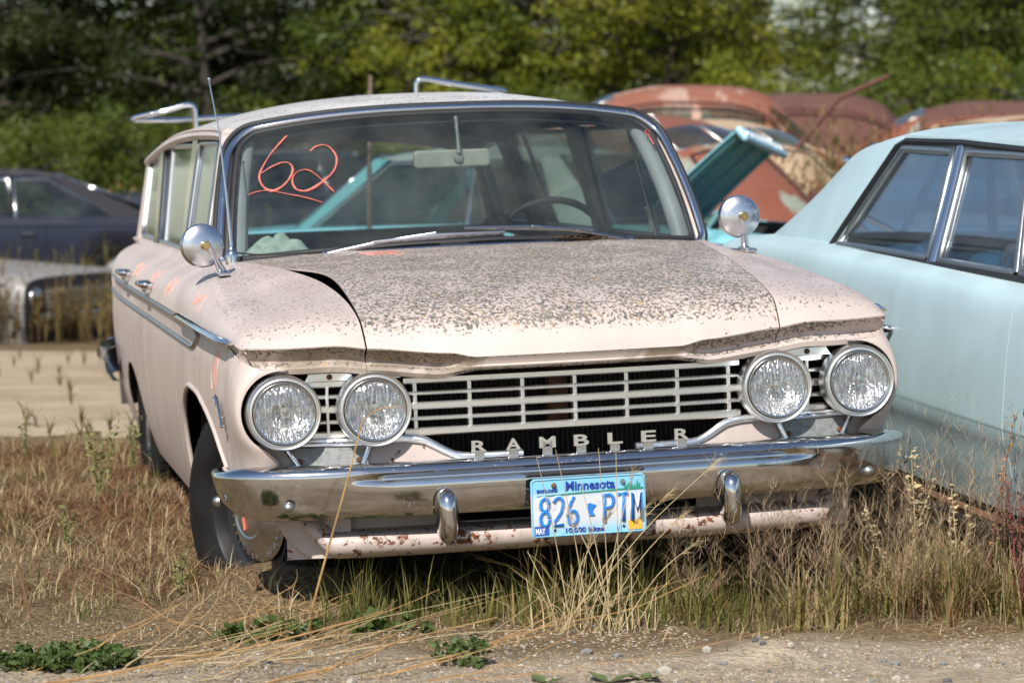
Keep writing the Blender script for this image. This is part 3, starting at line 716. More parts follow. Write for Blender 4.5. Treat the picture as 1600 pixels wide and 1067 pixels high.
# ---- tailgate, interior
tg = plate('tailgate', [(-.86,4.85,.32),(.86,4.85,.32),(.875,4.85,.86),(.74,4.85,1.0),(-.74,4.85,1.0),(-.875,4.85,.86)], (0,.03,0), MT['pink'], wag)
grid('rear_window', [[(u*(.70-.04*t), 4.86+.02*t, 1.01+.32*t) for u in np.linspace(-1, 1, 9)] for t in np.linspace(0, 1, 4)], MT['sideglass'] if False else MT['glass'], tg, .004)
plate('floor_pan', [(-.44,.30,.33),(.44,.30,.33),(.44,1.46,.33),(.80,1.46,.33),(.80,3.1,.33),(.44,3.1,.33),(.44,4.84,.33),(-.44,4.84,.33),(-.44,3.1,.33),(-.80,3.1,.33),(-.80,1.46,.33),(-.44,1.46,.33)], (0,0,.02), MT['black'], wag)
plate('cargo_floor', [(-.80,3.08,.62),(.80,3.08,.62),(.80,4.84,.62),(-.80,4.84,.62)], (0,0,.02), MT['black'], wag)
fw = plate('firewall', [(-.74,1.50,.34),(.74,1.50,.34),(.74,1.50,.99),(-.74,1.50,.99)], (0,.03,0), MT['black'], wag)
def slab(name, c, s, m, parent, r=.05):
    o = box(name, c, s, m, parent, 0); b = o.modifiers.new('b', 'BEVEL'); b.width = r; b.segments = 4
    o.data.polygons.foreach_set('use_smooth', [True]*6); return o
slab('dashboard', (0, 1.70, .925), (1.36, .34, .15), MT['darkgrey'], wag, .05)
fs = slab('front_seat', (0, 2.52, .72), (1.34, .20, .60), MT['seat'], wag, .06)
slab('seat_cushion', (0, 2.30, .50), (1.34, .50, .18), MT['seat'], fs, .05)
rs = slab('rear_seat', (0, 3.45, .70), (1.34, .18, .58), MT['seat'], wag, .06)
slab('seat_cushion', (0, 3.22, .50), (1.34, .46, .18), MT['seat'], rs, .05)
swp = [(.36+.20*math.cos(a), 1.99-.07*math.sin(a), .975+.185*math.sin(a)) for a in np.linspace(0, 2*math.pi, 33)]
sw = M('steering_wheel', *tube_vf(swp, .012, 8, 1, (0,1,0), False), MT['gasket'], wag, True)
tube('steering_spoke', [(.17,1.98,.97), (.36,1.93,.965), (.55,1.98,.97)], .012, MT['gasket'], sw)
tube('steering_column', [(.36,1.95,.97), (.36,1.70,.88)], .03, MT['darkgrey'], sw)
tube('crank_handle', [(.66,1.80,1.045), (.655,1.80,1.10), (.645,1.79,1.125)], [.006,.006,.009], MT['pot'], wag)
# crumpled pale cloth on the dash
cl = []
for i in range(15):
    row = []
    for j in range(21):
        a, b = i/14*2-1, j/20*2-1; e = max(0, 1-a*a*.9-b*b*.9)
        z = 1.0+.085*e**.6+.012*math.sin(5*a+4*b+1)*e+.008*math.sin(11*b-6*a)*e+.003*rng.normal()*e
        row.append((-.585+.125*b, 1.565+.09*a, z))
    cl.append(row)
clo = grid('crumpled_cloth', cl, MT['cloth'], None, .003, smooth=False); clo.location = wag.location; clo.rotation_euler = wag.rotation_euler
tag(clo, 'crumpled pale cloth lying on the dashboard behind the windshield', 'cloth')

# ---- front end: grille
gz = [(.755,.017),(.721,.008),(.688,.017),(.655,.008),(.621,.018)]
gr = empty('grille'); gr.parent = wag
def gy(x): return .055+.06*(x/.75)**2
for i, (z, h) in enumerate(gz):
    rows = []
    for x in np.linspace(-.45, .45, 31):
        y = gy(x); rows.append([(x, y+.03, z+h/2), (x, y+.004, z+h/2), (x, y, z+h/2-.003), (x, y, z-h/2+.003), (x, y+.004, z-h/2), (x, y+.03, z-h/2)])
    grid('grille_bar', rows, MT['alu'], gr, .002, auto=30)
    for s in (-1, 1):
        rows = []
        for x in np.linspace(.585, .705, 5):
            y = gy(x)+.006; rows.append([(s*x, y+.03, z+h/2), (s*x, y+.004, z+h/2), (s*x, y, z+h/2-.003), (s*x, y, z-h/2+.003), (s*x, y+.004, z-h/2), (s*x, y+.03, z-h/2)])
        grid('grille_bar', rows, MT['alu'], gr, .002, auto=30)
rib0 = None
for x in (-.42,-.278,-.139,0,.139,.278,.42,.645,-.645):
    o = box('grille_rib', (x, gy(x)+.020, .6875), (.011 if abs(x) < .6 else .009, .030, .145), MT['alu'], gr, .002)
for s in (-1, 1):   # mounting tabs of the lamp panel
    for x0, x1, z0, z1 in ((.575,.705,.764,.785), (.455,.50,.764,.790), (.47,.50,.590,.613), (.62,.65,.593,.613)):
        t = plate('mounting_tab', [(s*x0,.082,z0),(s*x1,.085,z0),(s*(x1-.012),.085,z1),(s*(x0+.012),.082,z1)], (0,.004,0), MT['alu'], gr)
        lathe('tab_screw', [(0,.007),(.006,.006),(.0075,0)], (s*(x0+x1)/2, .081, (z0+z1)/2), MT['rustmetal'], t, (0,-1,0), 10)
rad = plate('radiator', [(-.50,.22,.52),(.50,.22,.52),(.50,.22,.80),(-.50,.22,.80)], (0,.05,0), MT['black'], wag)
M('radiator_fins', *join(*[box_vf((-.49+i*.0135, .215, .655), (.003, .008, .27)) for i in range(73)]), simple('radiator_black', (.03,.029,.028), .7), rad, False)
box('hood_latch', (-.03, .15, .70), (.05, .05, .17), MT['rustmetal'], wag, .004)
box('latch_bracket', (-.02, .13, .775), (.16, .03, .012), MT['rustmetal'], wag, .003)
for s in (-1, 1):   # closing panels between lamps and engine bay
    plate('lamp_backing', [(s*.45,.16,.57),(s*.86,.22,.57),(s*.86,.22,.83),(s*.45,.16,.83)], (0,.01,0), MT['black'], wag)
    plate('engine_bay_wall', [(s*.55,.25,.56),(s*.45,.45,.40),(s*.45,1.5,.34),(s*.60,1.5,.94),(s*.55,.25,.80)], (-s*.01,0,0), MT['black'], wag)
# ---- headlights
def headlight(x, y, z, rim):
    h = lathe('headlight', [(.0815,-.03),(.0815,-.004),(.083,-.001),(.0845,-.001),(.086,-.004),(.089,-.001),(.0925,.000),(.0955,-.004),(.0965,-.012),(.0965,-.05),(.094,-.065)], (x, y, z), rim, wag, (0,-1,0), 56, 30)
    lathe('lamp_gasket', [(.0845,-.006),(.0815,-.003),(.0785,.003)], (x, y, z), MT['gasket'], h, (0,-1,0), 48)
    lathe('retaining_ring', [(.0805,-.004),(.0795,.006),(.077,.009),(.0745,.008),(.074,.002)], (x, y, z), MT['chrome'], h, (0,-1,0), 48)
    lathe('lens', [(0,.021),(.015,.0205),(.03,.019),(.045,.0165),(.058,.0125),(.069,.007),(.075,.003)], (x, y, z), MT['lens'], h, (0,-1,0), 48)
    lathe('reflector', [(0,-.052),(.012,-.050),(.03,-.042),(.048,-.028),(.064,-.012),(.075,0)], (x, y, z), MT['reflector'], h, (0,-1,0), 48)
    lathe('bulb_shield', [(0,.0),(.012,-.001),(.017,-.006),(.018,-.03)], (x, y, z+.004), MT['chrome'], h, (0,-1,0), 24)
    # moulded lens pads
    for dx, dy, dz, sx, sz in ((0,.0175,-.030,.026,.009), (.030,.0160,.018,.016,.012), (-.002,.019,.034,.012,.014), (-.034,.0155,.016,.010,.010)):
        box('lens_pad', (x+dx, y-dy, z+dz), (sx, .003, sz), MT['lens'], h, .001)
    return h
headlight(-.767, .028, .692, MT['alu']); headlight(-.535, .012, .690, MT['alu'])
headlight(.535, .012, .690, MT['alu']); headlight(.767, .028, .692, MT['alu'])
# ---- pan below the lamps, its bright edging, parking lamps
for s in (-1, 1):
    yb = lambda x: .035+.09*(x/.8)**2
    top = pc((.28,.552),(.32,.556),(.36,.574),(.41,.600),(.46,.606),(.84,.604))
    xs2 = np.linspace(.285, .845, 30)
    rows = [[(s*x, yb(x)+.03, float(top(x))), (s*x, yb(x), float(top(x))), (s*x, yb(x)-.012, .535), (s*x, yb(x)-.010, .50)] for x in xs2]
    pn = grid('lamp_pan', rows, MT['pink_rusty'], wag, .003, auto=40)
    tube('pan_edging', [(s*x, yb(x)-.004, float(top(x))+.002) for x in np.linspace(.15, .285, 4).tolist()+xs2[xs2 < .79].tolist()], .0105, MT['alu'], pn, 8)
    pk = empty('parking_lamp'); pk.parent = wag
    P4 = [(.545,.596),(.762,.600),(.722,.540),(.572,.538)]
    f3 = lambda p, o: (s*p[0], yb(p[0])-.008-(.604-p[1])*.16-o, p[1])
    lw = simple('parking_lens', (.25,.26,.255), .22, 0, .2, 60, .5, 300)
    rows = [[f3((.552+(.735-.552)*i/10+(0 if j else .0)+(-.0+ (.022*(1-j/3))*(i/10)) , .540+.054*j/3), .003) for i in range(11)] for j in range(4)]
    grid('lamp_lens', rows, lw, pk, .004)
    tube('lamp_bezel', [f3(P4[3], .006), f3((.548,.592), .006), f3((.556,.600), .006), f3((.75,.603), .006), f3((.762,.597), .006), f3(P4[2], .006)] if True else [], .0075, MT['chrome_clean'], pk, 8)
    for x in (.575, .725): lathe('lamp_screw', [(0,.006),(.005,.005),(.008,0)], f3((x,.560), .006), MT['rustmetal'], pk, (0,-1,0), 12)
# ---- raised letters on the bumper top
bumZ = .553
for i, ch in enumerate('RAMBLER'):
    x = -.276+i*(.537/6)
    vf = text_vf(ch, .042, .003, 1.35, .0009)
    xsn = [p[0] for p in vf[0]]; cx = (min(xsn)+max(xsn))/2; wd = max(xsn)-min(xsn); k = .040/wd if ch not in 'M' else .043/wd
    y = -.025
    L = M('badge_letter', *xf(vf, lambda a, b, c: (x+(a-cx)*k, y-c, .572+b*.95)), MT['alu'], wag, False)
    box('letter_foot', (x, y+.003, .5635), (.026, .006, .021), MT['dull'], L, .001)
# ---- bumper
bpath = pc((0,0,-.055),(.22,.40,-.048),(.40,.66,-.020),(.56,.80,.018),(.68,.872,.068),(.80,.912,.135),(.92,.926,.22),(1.0,.922,.31))
def bsec(t):
    s = 1 if t >= 0 else -1; a = abs(t)
    p = bpath(a); d = (bpath(min(1, a+.01))-bpath(max(0, a-.01))); d = d/np.linalg.norm(d); nx, ny = d[1], -d[0]
    g = 1-smooth01((p[0]-.50)/.13); hs = 1-.42*smooth01((a-.62)/.34)
    prof = [(-.10,.546),(-.05,.553),(-.022,.5535),(-.006,.550),(.004,.543),(.009,.534),(.0095*(1-g)+.002*g,.526),(.0092*(1-g)-.008*g,.519),(.0088*(1-g)-.007*g,.513),(.0083*(1-g)+.004*g,.508),(.0075,.500),(.0055,.485),(.0025,.465),(-.0015,.445),(-.007,.428),(-.012,.420),(-.03,.416),(-.06,.415)]
    out = []
    for n, z in prof:
        n2 = n*(1 if n > -.03 else (1-.5*smooth01((a-.6)/.3)))
        out.append((s*(p[0]+nx*n2), p[1]+ny*n2, .508+(z-.508)*hs))
    return out
bump = grid('front_bumper', [bsec(t) for t in np.linspace(-1, 1, 101)], MT['chrome'], wag, .003)
for s in (-1, 1):
    lathe('bumper_bolt', [(0,.013),(.007,.012),(.012,.008),(.014,.002),(.0145,0)], (s*.771, -.008, .456), MT['dull'], bump, (s*.35,-1,-.15), 18)
    lathe('bumper_bolt', [(0,.013),(.007,.012),(.012,.008),(.014,.002),(.0145,0)], (s*.932, .17, .462), MT['dull'], bump, (s*1,-.25,-.15), 18)
    rows = []
    for k in np.linspace(0, 1, 22):    # over-rider
        z = .346+.142*k; w = .031*(math.sin(math.pi*min(max(k*.86+.14, 0), 1))**.45)*(.78+.22*k) if k < 1 else 0.001
        w = .031*max(.01, (1-abs(2*k-1.0)**3.4))**.5*(.80+.20*k) if .0 < k < 1 else .002
        dpt = .052*max(.02, (1-abs(2*k-1.0)**3.2))**.5
        rows.append([(s*.374+w*math.cos(a), -.060-dpt*max(0, math.sin(a))**.8 if math.sin(a) > 0 else -.050, z) for a in np.linspace(0, math.pi, 15)])
    grid('bumper_guard', rows, MT['chrome'], bump, .003)
# ---- valance under the bumper
vpath = pc((0,0,.02),(.3,.42,.024),(.55,.64,.045),(.78,.68,.065),(.92,.705,.09),(1,.715,.14))
def vsec(t):
    s = 1 if t >= 0 else -1; a = abs(t); p = vpath(a); d = vpath(min(1, a+.01))-vpath(max(0, a-.01)); d = d/np.linalg.norm(d); nx, ny = d[1], -d[0]
    up = .05*smooth01((a-.62)/.4)
    return [(s*(p[0]+nx*n), p[1]+ny*n, z+up) for n, z in ((-.085,.372),(-.03,.370),(-.006,.367),(.006,.360),(.010,.350),(.009,.338),(.003,.326),(-.012,.314),(-.035,.306),(-.09,.300))]
val = grid('front_valance', [vsec(t) for t in np.linspace(-1, 1, 81)], MT['pink_vrusty'], wag, .004)
for s in (-1, 1):
    rows = [[(s*x, .11+.05*(x/.8)**4, z) for z in (.30,.36,.40,.47)] for x in np.linspace(.33, .76, 12)]
    grid('valance_panel', rows, MT['pink_rusty'], val, .004)
    rows = []
    for q in np.linspace(0, 1, 12):
        z = .50-.195*q; xo = float(pc((.30,.690),(.33,.735),(.38,.770),(.44,.79),(.51,.81))(z))
        rows.append([(s*x, .085+.10*((x-.56)/.26)**2, z) for x in np.linspace(.60, xo, 8)]+[(s*(xo+.004), .085+.10*((xo-.56)/.26)**2+.02, z), (s*(xo+.003), .085+.10*((xo-.56)/.26)**2+.05, z)])
    grid('valance_corner', rows, MT['pink_rusty'], val, .004)
# ---- licence plate
def rrect(w, h, r, n=5):
    o = []
    for cx, cy, a0 in ((w/2-r,-h/2+r,-90),(w/2-r,h/2-r,0),(-w/2+r,h/2-r,90),(-w/2+r,-h/2+r,180)):
        for k in range(n+1): a = R(a0+90*k/n); o.append((cx+r*math.cos(a), cy+r*math.sin(a)))
    return o
lp_o = empty('licence_plate'); lp_o.parent = wag
PC = Vector((-.0085, -.088, .423)); PRZ = R(1.2)
def pp(a, b, d=0): # a,b plate coordinates, d proud
    ca, sa = math.cos(PRZ), math.sin(PRZ); return (PC.x+a*ca-b*sa*0, PC.y-d-b*.02, PC.z+b+a*sa*.0)
def plate_mat():
    n = N('plate_print'); z = n.xyz()[2]; x = n.xyz()[0]
    g = n.mix(n.step(z, PC.z+.020, PC.z+.046), (.60,.62,.64), (.22,.55,.78)); g = n.mix(n.step(z, PC.z-.074, PC.z-.025), (.24,.56,.78), g)
    g = n.mix(n.math('MULTIPLY', n.step(n.noise(40, 4), .6, .75), .25), g, (.30,.27,.22)); n.set(color=g, rough=.38, spec=.5); return n.m
pb = M('plate_sheet', *plate_vf([pp(a, b) for a, b in rrect(.302, .152, .012)], (0,.0018,0)), plate_mat(), lp_o, False)
rim = [pp(a, b, .0012) for a, b in rrect(.296, .146, .010)]
M('plate_rim', *tube_vf(rim+[rim[0]], .0016, 6, 1, (0,1,0), False), simple('plate_rim_blue', (.22,.50,.68), .4), lp_o, True)
navy = simple('plate_navy', (.015,.05,.32), .45); pblue = simple('plate_blue', (.02,.22,.72), .4); pgreen = simple('plate_green', (.02,.28,.20), .5)
def ptext(name, s, size, a, b, m, wide=1, bold=0, ext=.0006, dz=.0018, fit=None):
    vf = text_vf(s, size, ext, wide, bold)
    xs3 = [p[0] for p in vf[0]]; w = max(xs3)-min(xs3); cx = (max(xs3)+min(xs3))/2; k = fit/w if fit else 1
    return M(name, *xf(vf, lambda x, y, z: pp(a+(x-cx)*k, b+y, dz+z)), m, lp_o, False)
ptext('plate_state', 'Minnesota', .033, .006, .0425, navy, .9, .0008, fit=.130)
ptext('plate_explore', 'EXPLORE', .0105, -.108, .0405, navy, 1.1, .0004, fit=.054)
ptext('plate_slogan', '10,000 lakes', .0165, -.012, -.066, navy, 1, .0005, fit=.100)
def stroke(name, segs, w, m, d0=.0030, edge=True):
    if edge:
        vv = [tube_vf([pp(a, b, d0-.001) for a, b in sg_], w*1.5, 6, .5, (0,1,0)) for sg_ in segs]
        M('embossed_edge', *join(*vv), simple('plate_edge_pale', (.66,.70,.74), .4), lp_o, True)
    vv = [tube_vf([pp(a, b, d0+.0012) for a, b in sg_], w, 8, .5, (0,1,0)) for sg_ in segs]
    return M(name, *join(*vv), m, lp_o, True)
def arc(cx, cy, rx, ry, a0, a1, n=18): return [(cx+rx*math.cos(R(a0+(a1-a0)*i/n)), cy+ry*math.sin(R(a0+(a1-a0)*i/n))) for i in range(n+1)]
z0, z1 = -.045, .026; cw_ = .0115
X6 = [-.116, -.0795, -.043]; X7 = [.052, .091, .1275]
stroke('plate_character', [arc(X6[0], z0+.018, cw_, .018, 0, 360, 26), arc(X6[0], z1-.017, cw_-.001, .0165, 0, 360, 26)], .0042, pblue)
stroke('plate_character', [arc(X6[1], z1-.016, cw_, .0155, 165, -20, 16)+[(X6[1]+.006, -.012), (X6[1]-.010, z0+.010), (X6[1]-cw_, z0), (X6[1]+cw_, z0)]], .0042, pblue)
stroke('plate_character', [arc(X6[2], z0+.0175, cw_, .0175, 0, 360, 26), [(X6[2]-cw_, z0+.018), (X6[2]-.010, z0+.036), (X6[2]-.004, z1-.014), (X6[2]+.004, z1)]], .0042, pblue)
stroke('plate_character', [[(X7[0]-.011, z0), (X7[0]-.011, z1)], [(X7[0]-.011, z1)]+arc(X7[0]+.001, z1-.0165, .0115, .0165, 90, -90, 14)+[(X7[0]-.011, z1-.033)]], .0042, pblue)
stroke('plate_character', [[(X7[1], z0), (X7[1], z1)], [(X7[1]-.0135, z1), (X7[1]+.0135, z1)]], .0042, pblue)
stroke('plate_character', [[(X7[2]-.0125, z0), (X7[2]-.0125, z1), (X7[2], z0+.026), (X7[2]+.0125, z1), (X7[2]+.0125, z0)]], .0042, pblue)
M('state_outline', *plate_vf([pp(.008+a*.0125, -.010+b*.0165, .0030) for a, b in ((-.9,.95),(-.35,.95),(-.25,1.08),(0,.85),(.9,.72),(.35,.25),(.12,-.05),(.15,-.4),(.65,-.95),(-.75,-.95),(-.78,-.2),(-.9,.1))], (0,-.0014,0)), pblue, lp_o, False)
M('tree_line', *join(plate_vf([pp(a, b, .0022) for a, b in ((-.135,.0325),(-.08,.034),(-.03,.0365),(.03,.0375),(.08,.0395),(.146,.040),(.146,.036),(.08,.0355),(0,.034),(-.07,.0315),(-.135,.031))], (0,-.0004,0)),
   *[plate_vf([pp(x-w, .038, .0024), pp(x+w, .038, .0024), pp(x+w*.7, .038+h*.5, .0024), pp(x+w*.2, .038+h, .0024), pp(x-w*.6, .038+h*.55, .0024)], (0,-.0004,0)) for x, w, h in ((.098,.005,.012),(.106,.006,.016),(.114,.005,.014),(.122,.004,.011),(.129,.0035,.024),(.135,.0035,.016))]), pgreen, lp_o, False)
st = M('month_sticker', *plate_vf([pp(a, b, .0020) for a, b in ((-.144,-.070),(-.106,-.070),(-.106,-.046),(-.144,-.046))], (0,-.0004,0)), simple('sticker_blue', (.03,.10,.42), .5), lp_o, False)
ptext('month_print', 'MAY', .020, -.1285, -.0655, simple('sticker_white', (.75,.76,.78), .5), .8, .0006, .0003, .0028, fit=.025)
M('year_sticker', *plate_vf([pp(a, b, .0020) for a, b in ((.103,-.068),(.140,-.068),(.140,-.044),(.103,-.044))], (0,-.0004,0)), simple('sticker_orange', (.85,.42,.02), .5), lp_o, False)
ptext('year_print', '93', .012, .122, -.055, simple('sticker_black', (.10,.06,.03), .6), 1.2, .0004, .0003, .0028)
for a, m in ((-.090, 'rustmetal'), (.091, 'dull')): lathe('plate_bolt', [(0,.0065),(.004,.006),(.0065,.003),(.007,0)], pp(a, .057, .002), MT[m], lp_o, (0,-1,0), 14)
for a in (-.090, .091): lathe('plate_hole', [(0,.0004),(.0035,.0004)], pp(a, -.058, .0022), MT['black'], lp_o, (0,-1,0), 12)
box('plate_bracket', (PC.x, -.066, .508), (.31, .016, .010), MT['gasket'], lp_o, .003)
# ---- fender mirrors and aerial
for s, gx, gz_, bx, by, bz in ((-1,-.846,1.090,-.792,1.165,1.004), (1,.776,1.105,.795,1.165,1.000)):
    m = empty('fender_mirror'); m.parent = wag
    vf = plate_vf([(bx-.018,by-.055,bz-.004),(bx+.018,by-.055,bz-.004),(bx+.016,by+.05,bz+.0),(bx-.016,by+.05,bz+.0)], (0,0,.012)); 
    M('mirror_base', vf[0], vf[1], MT['chrome_clean'], m, False, 0, .005)
    tube('mirror_stalk', [(bx,by+.02,bz+.008),(bx*.6+gx*.4,by,bz+.05),(gx+(.012 if s<0 else 0),by-.03,gz_)], [.013,.009,.008], MT['chrome_clean'], m, 10)
    lathe('mirror_clamp', [(0,.026),(.010,.025),(.013,.018),(.013,-.005)], (gx+.004,by-.015,gz_), simple('brass_clamp', (.55,.40,.16), .35, .9), m, (.15,-1,.0), 14)
    lathe('mirror_shell', [(0,.016),(.03,.0145),(.048,.010),(.060,.003),(.0635,-.006),(.0645,-.016),(.062,-.020),(0,-.018)], (gx,by,gz_), MT['dull_back'], m, (.10 if s<0 else -.05,-1,.06), 40)
an = lathe('aerial', [(.0,.065),(.006,.064),(.008,.045),(.012,.040),(.017,.034),(.019,.022),(.020,.0)], (-.735,1.43,1.022), MT['chrome_clean'], wag, (0,0,1), 18)
tube('aerial_mast', [(-.735,1.43,1.08),(-.742,1.45,1.25),(-.752,1.475,1.42),(-.772,1.51,1.575)], [.0055,.0035,.0024,.002], MT['chrome_clean'], an, 6)
lathe('aerial_tip', [(0,.006),(.004,.004),(.0045,0),(.004,-.004),(0,-.006)], (-.772,1.51,1.578), MT['chrome_clean'], an, (0,0,1), 10)
tube('aerial_lead', [(-.735,1.425,1.056),(-.66,1.44,1.045),(-.52,1.42,1.046),(-.40,1.39,1.052)], .003, MT['gasket'], an, 6)
# ---- roof rack: bent bright tubes over the tail
rk = empty('roof_rack'); rk.parent = wag
for s, px, tx, zt, up in ((-1,.555,.800,1.492,.070), (1,.335,.705,1.549,.090)):
    zb = 1.470 if s < 0 else 1.520
    tube('rack_post', [(s*px,4.28,zb-.06),(s*(px+.002),4.275,zb+up-.02),(s*(px+.008),4.275,zb+up-.006),(s*(px+.022),4.275,zb+up),(s*(px+.05),4.278,zb+up-.003),(s*(px+.5*(tx-px)),4.29,(zb+up)*.52+zt*.48),(s*(tx-.01),4.305,zt+.004),(s*tx,4.31,zt-.004)], .0115, MT['chrome_clean'], rk, 10)
    tube('rack_rail', [(s*(tx-.004),4.31,zt-.006),(s*(px+.05),4.40,zt-.010),(s*(px-.10),4.44,zt-.004),(s*(px-.22),4.48,zt-.002)], .0105, MT['chrome_clean'], rk, 8)
# ---- wheels
def wheel(x, y, z, steer, s):
    w = empty('wheel', (x, y, z), (0, 0, steer)); w.parent = wag
    ax = (s, 0, 0); c = (0, 0, 0)
    lathe('tyre', [(.200,.060),(.215,.082),(.245,.096),(.285,.098),(.315,.088),(.328,.076),(.334,.060),(.337,.02),(.337,-.02),(.334,-.06),(.32,-.085),(.28,-.098),(.22,-.085),(.20,-.06)], c, MT['rubber'], w, ax, 64, 40)
    tv = []
    for k in range(72):      # tread blocks round the shoulder
        a = 2*math.pi*k/72; m3 = Matrix.Rotation(a, 3, 'X')
        for dx in (-.055, -.018, .018, .055): tv.append(box_vf(m3@Vector((dx, 0, .3375)), (.028, .020, .008), m3))
    M('tread', *join(*tv), MT['rubber'], w, False)
    lathe('rim', [(.202,.064),(.207,.074),(.203,.080),(.196,.078),(.190,.066),(.184,.040),(.170,.032),(.150,.036),(.13,.03),(.0,.03)], c, simple('black_wheel_paint', (.02,.02,.022), .45, .2, .3), w, ax, 56)
    cap = lathe('hub_cap', [(0,.088),(.03,.088),(.055,.084),(.060,.080),(.066,.083),(.085,.078),(.105,.062),(.118,.052),(.128,.050),(.135,.044)], c, MT['dull'], w, ax, 56)
    rb = []
    for k in range(30):
        a = 2*math.pi*k/30; m3 = Matrix.Rotation(a, 3, 'X'); rb.append(box_vf(m3@Vector((s*.055, 0, .121)), (.003, .006, .018), m3))
    M('cap_flutes', *join(*rb), MT['chrome_clean'], cap, False)
    return w, cap
w1, cap1 = wheel(-.712, .865, .335, R(25), -1)
tube('chalk_mark', [(-.0895,-.030,.03),(-.0905,.012,.02),(-.0905,-.002,.045),(-.0905,.012,.02),(-.0905,.004,-.04)], .0045, MT['red'], cap1, 6)
wheel(.745, .865, .335, R(23), 1); wheel(-.765, 3.59, .335, 0, -1); wheel(.765, 3.59, .335, 0, 1)
# ---- rear bumper end that peeks past the flank
rbp = [(-.70,4.93,.53),(-.86,4.92,.53),(-.93,4.84,.53),(-.95,4.60,.53),(-.95,4.36,.535),(-.945,4.22,.54)]
rb = [[(p[0]*sx, p[1], p[2]+dz) if True else 0 for sx, dz in ((.97,.065),(1.0,.055),(1.015,.02),(1.01,-.03),(.985,-.07),(.95,-.075))] for p in spline(rbp, 5)]
grid('rear_bumper', rb, MT['chrome'], wag, .004)
grid('rear_bumper', [[(-p[0], p[1], p[2]) for p in r] for r in rb], MT['chrome'], wag, .004)
# ---- old grease-pencil scrawls on paint
def scrawl(name, pts, r=.0022, m=None): return tube(name, pts, r, m or MT['red'], wag, 5, .6)
pk2 = simple('faded_pencil', (.85,.36,.28), .7)
def zig(cx, cy, w, h, n, fz, jx=.0):
    o = []
    for i in range(n): o.append((cx+w*(i/(n-1)-.5)+rng.normal(0, w*.05), cy+h*(.5 if i % 2 else -.5)+rng.normal(0, h*.15)))
    return [fz(a, b) for a, b in o]
def on_hood(x, y):
    u = x/float(xs_(max(y, .03))); p = hood_pt(u, y-.026*(1-math.exp(-y/.5))); return (p[0], p[1], p[2]+.003)
for k in range(2): scrawl('pencil_scrawl', zig(-.335+.02*k, 1.17+.05*k, .11, .16, 15, on_hood), .0014, pk2)
def on_side(y, q, s=-1):
    sh = shoulder(y, 40); p = sh[int(q*39)]; return (s*(p[0]+.002), p[1], p[2]+.003)
for cy, q, wy in ((.98,.20,.20), (1.95,.18,.22), (2.55,.18,.25), (3.3,.18,.25)):
    scrawl('pencil_scrawl', zig(cy, q, wy, .13, 12, lambda a, b: on_side(a, min(max(b, .02), .6))), .0013, pk2)
sc = spline([(0,.455,.83),(0,.50,.80),(0,.52,.76),(0,.50,.725),(0,.47,.74),(0,.46,.78),(0,.43,.83),(0,.415,.80),(0,.43,.75),(0,.455,.715),(0,.50,.70)], 5)
scrawl('pencil_scrawl', [(-float(XF(p[1], p[2]))-.002, p[1], p[2]) for p in sc], .0016, pk2)
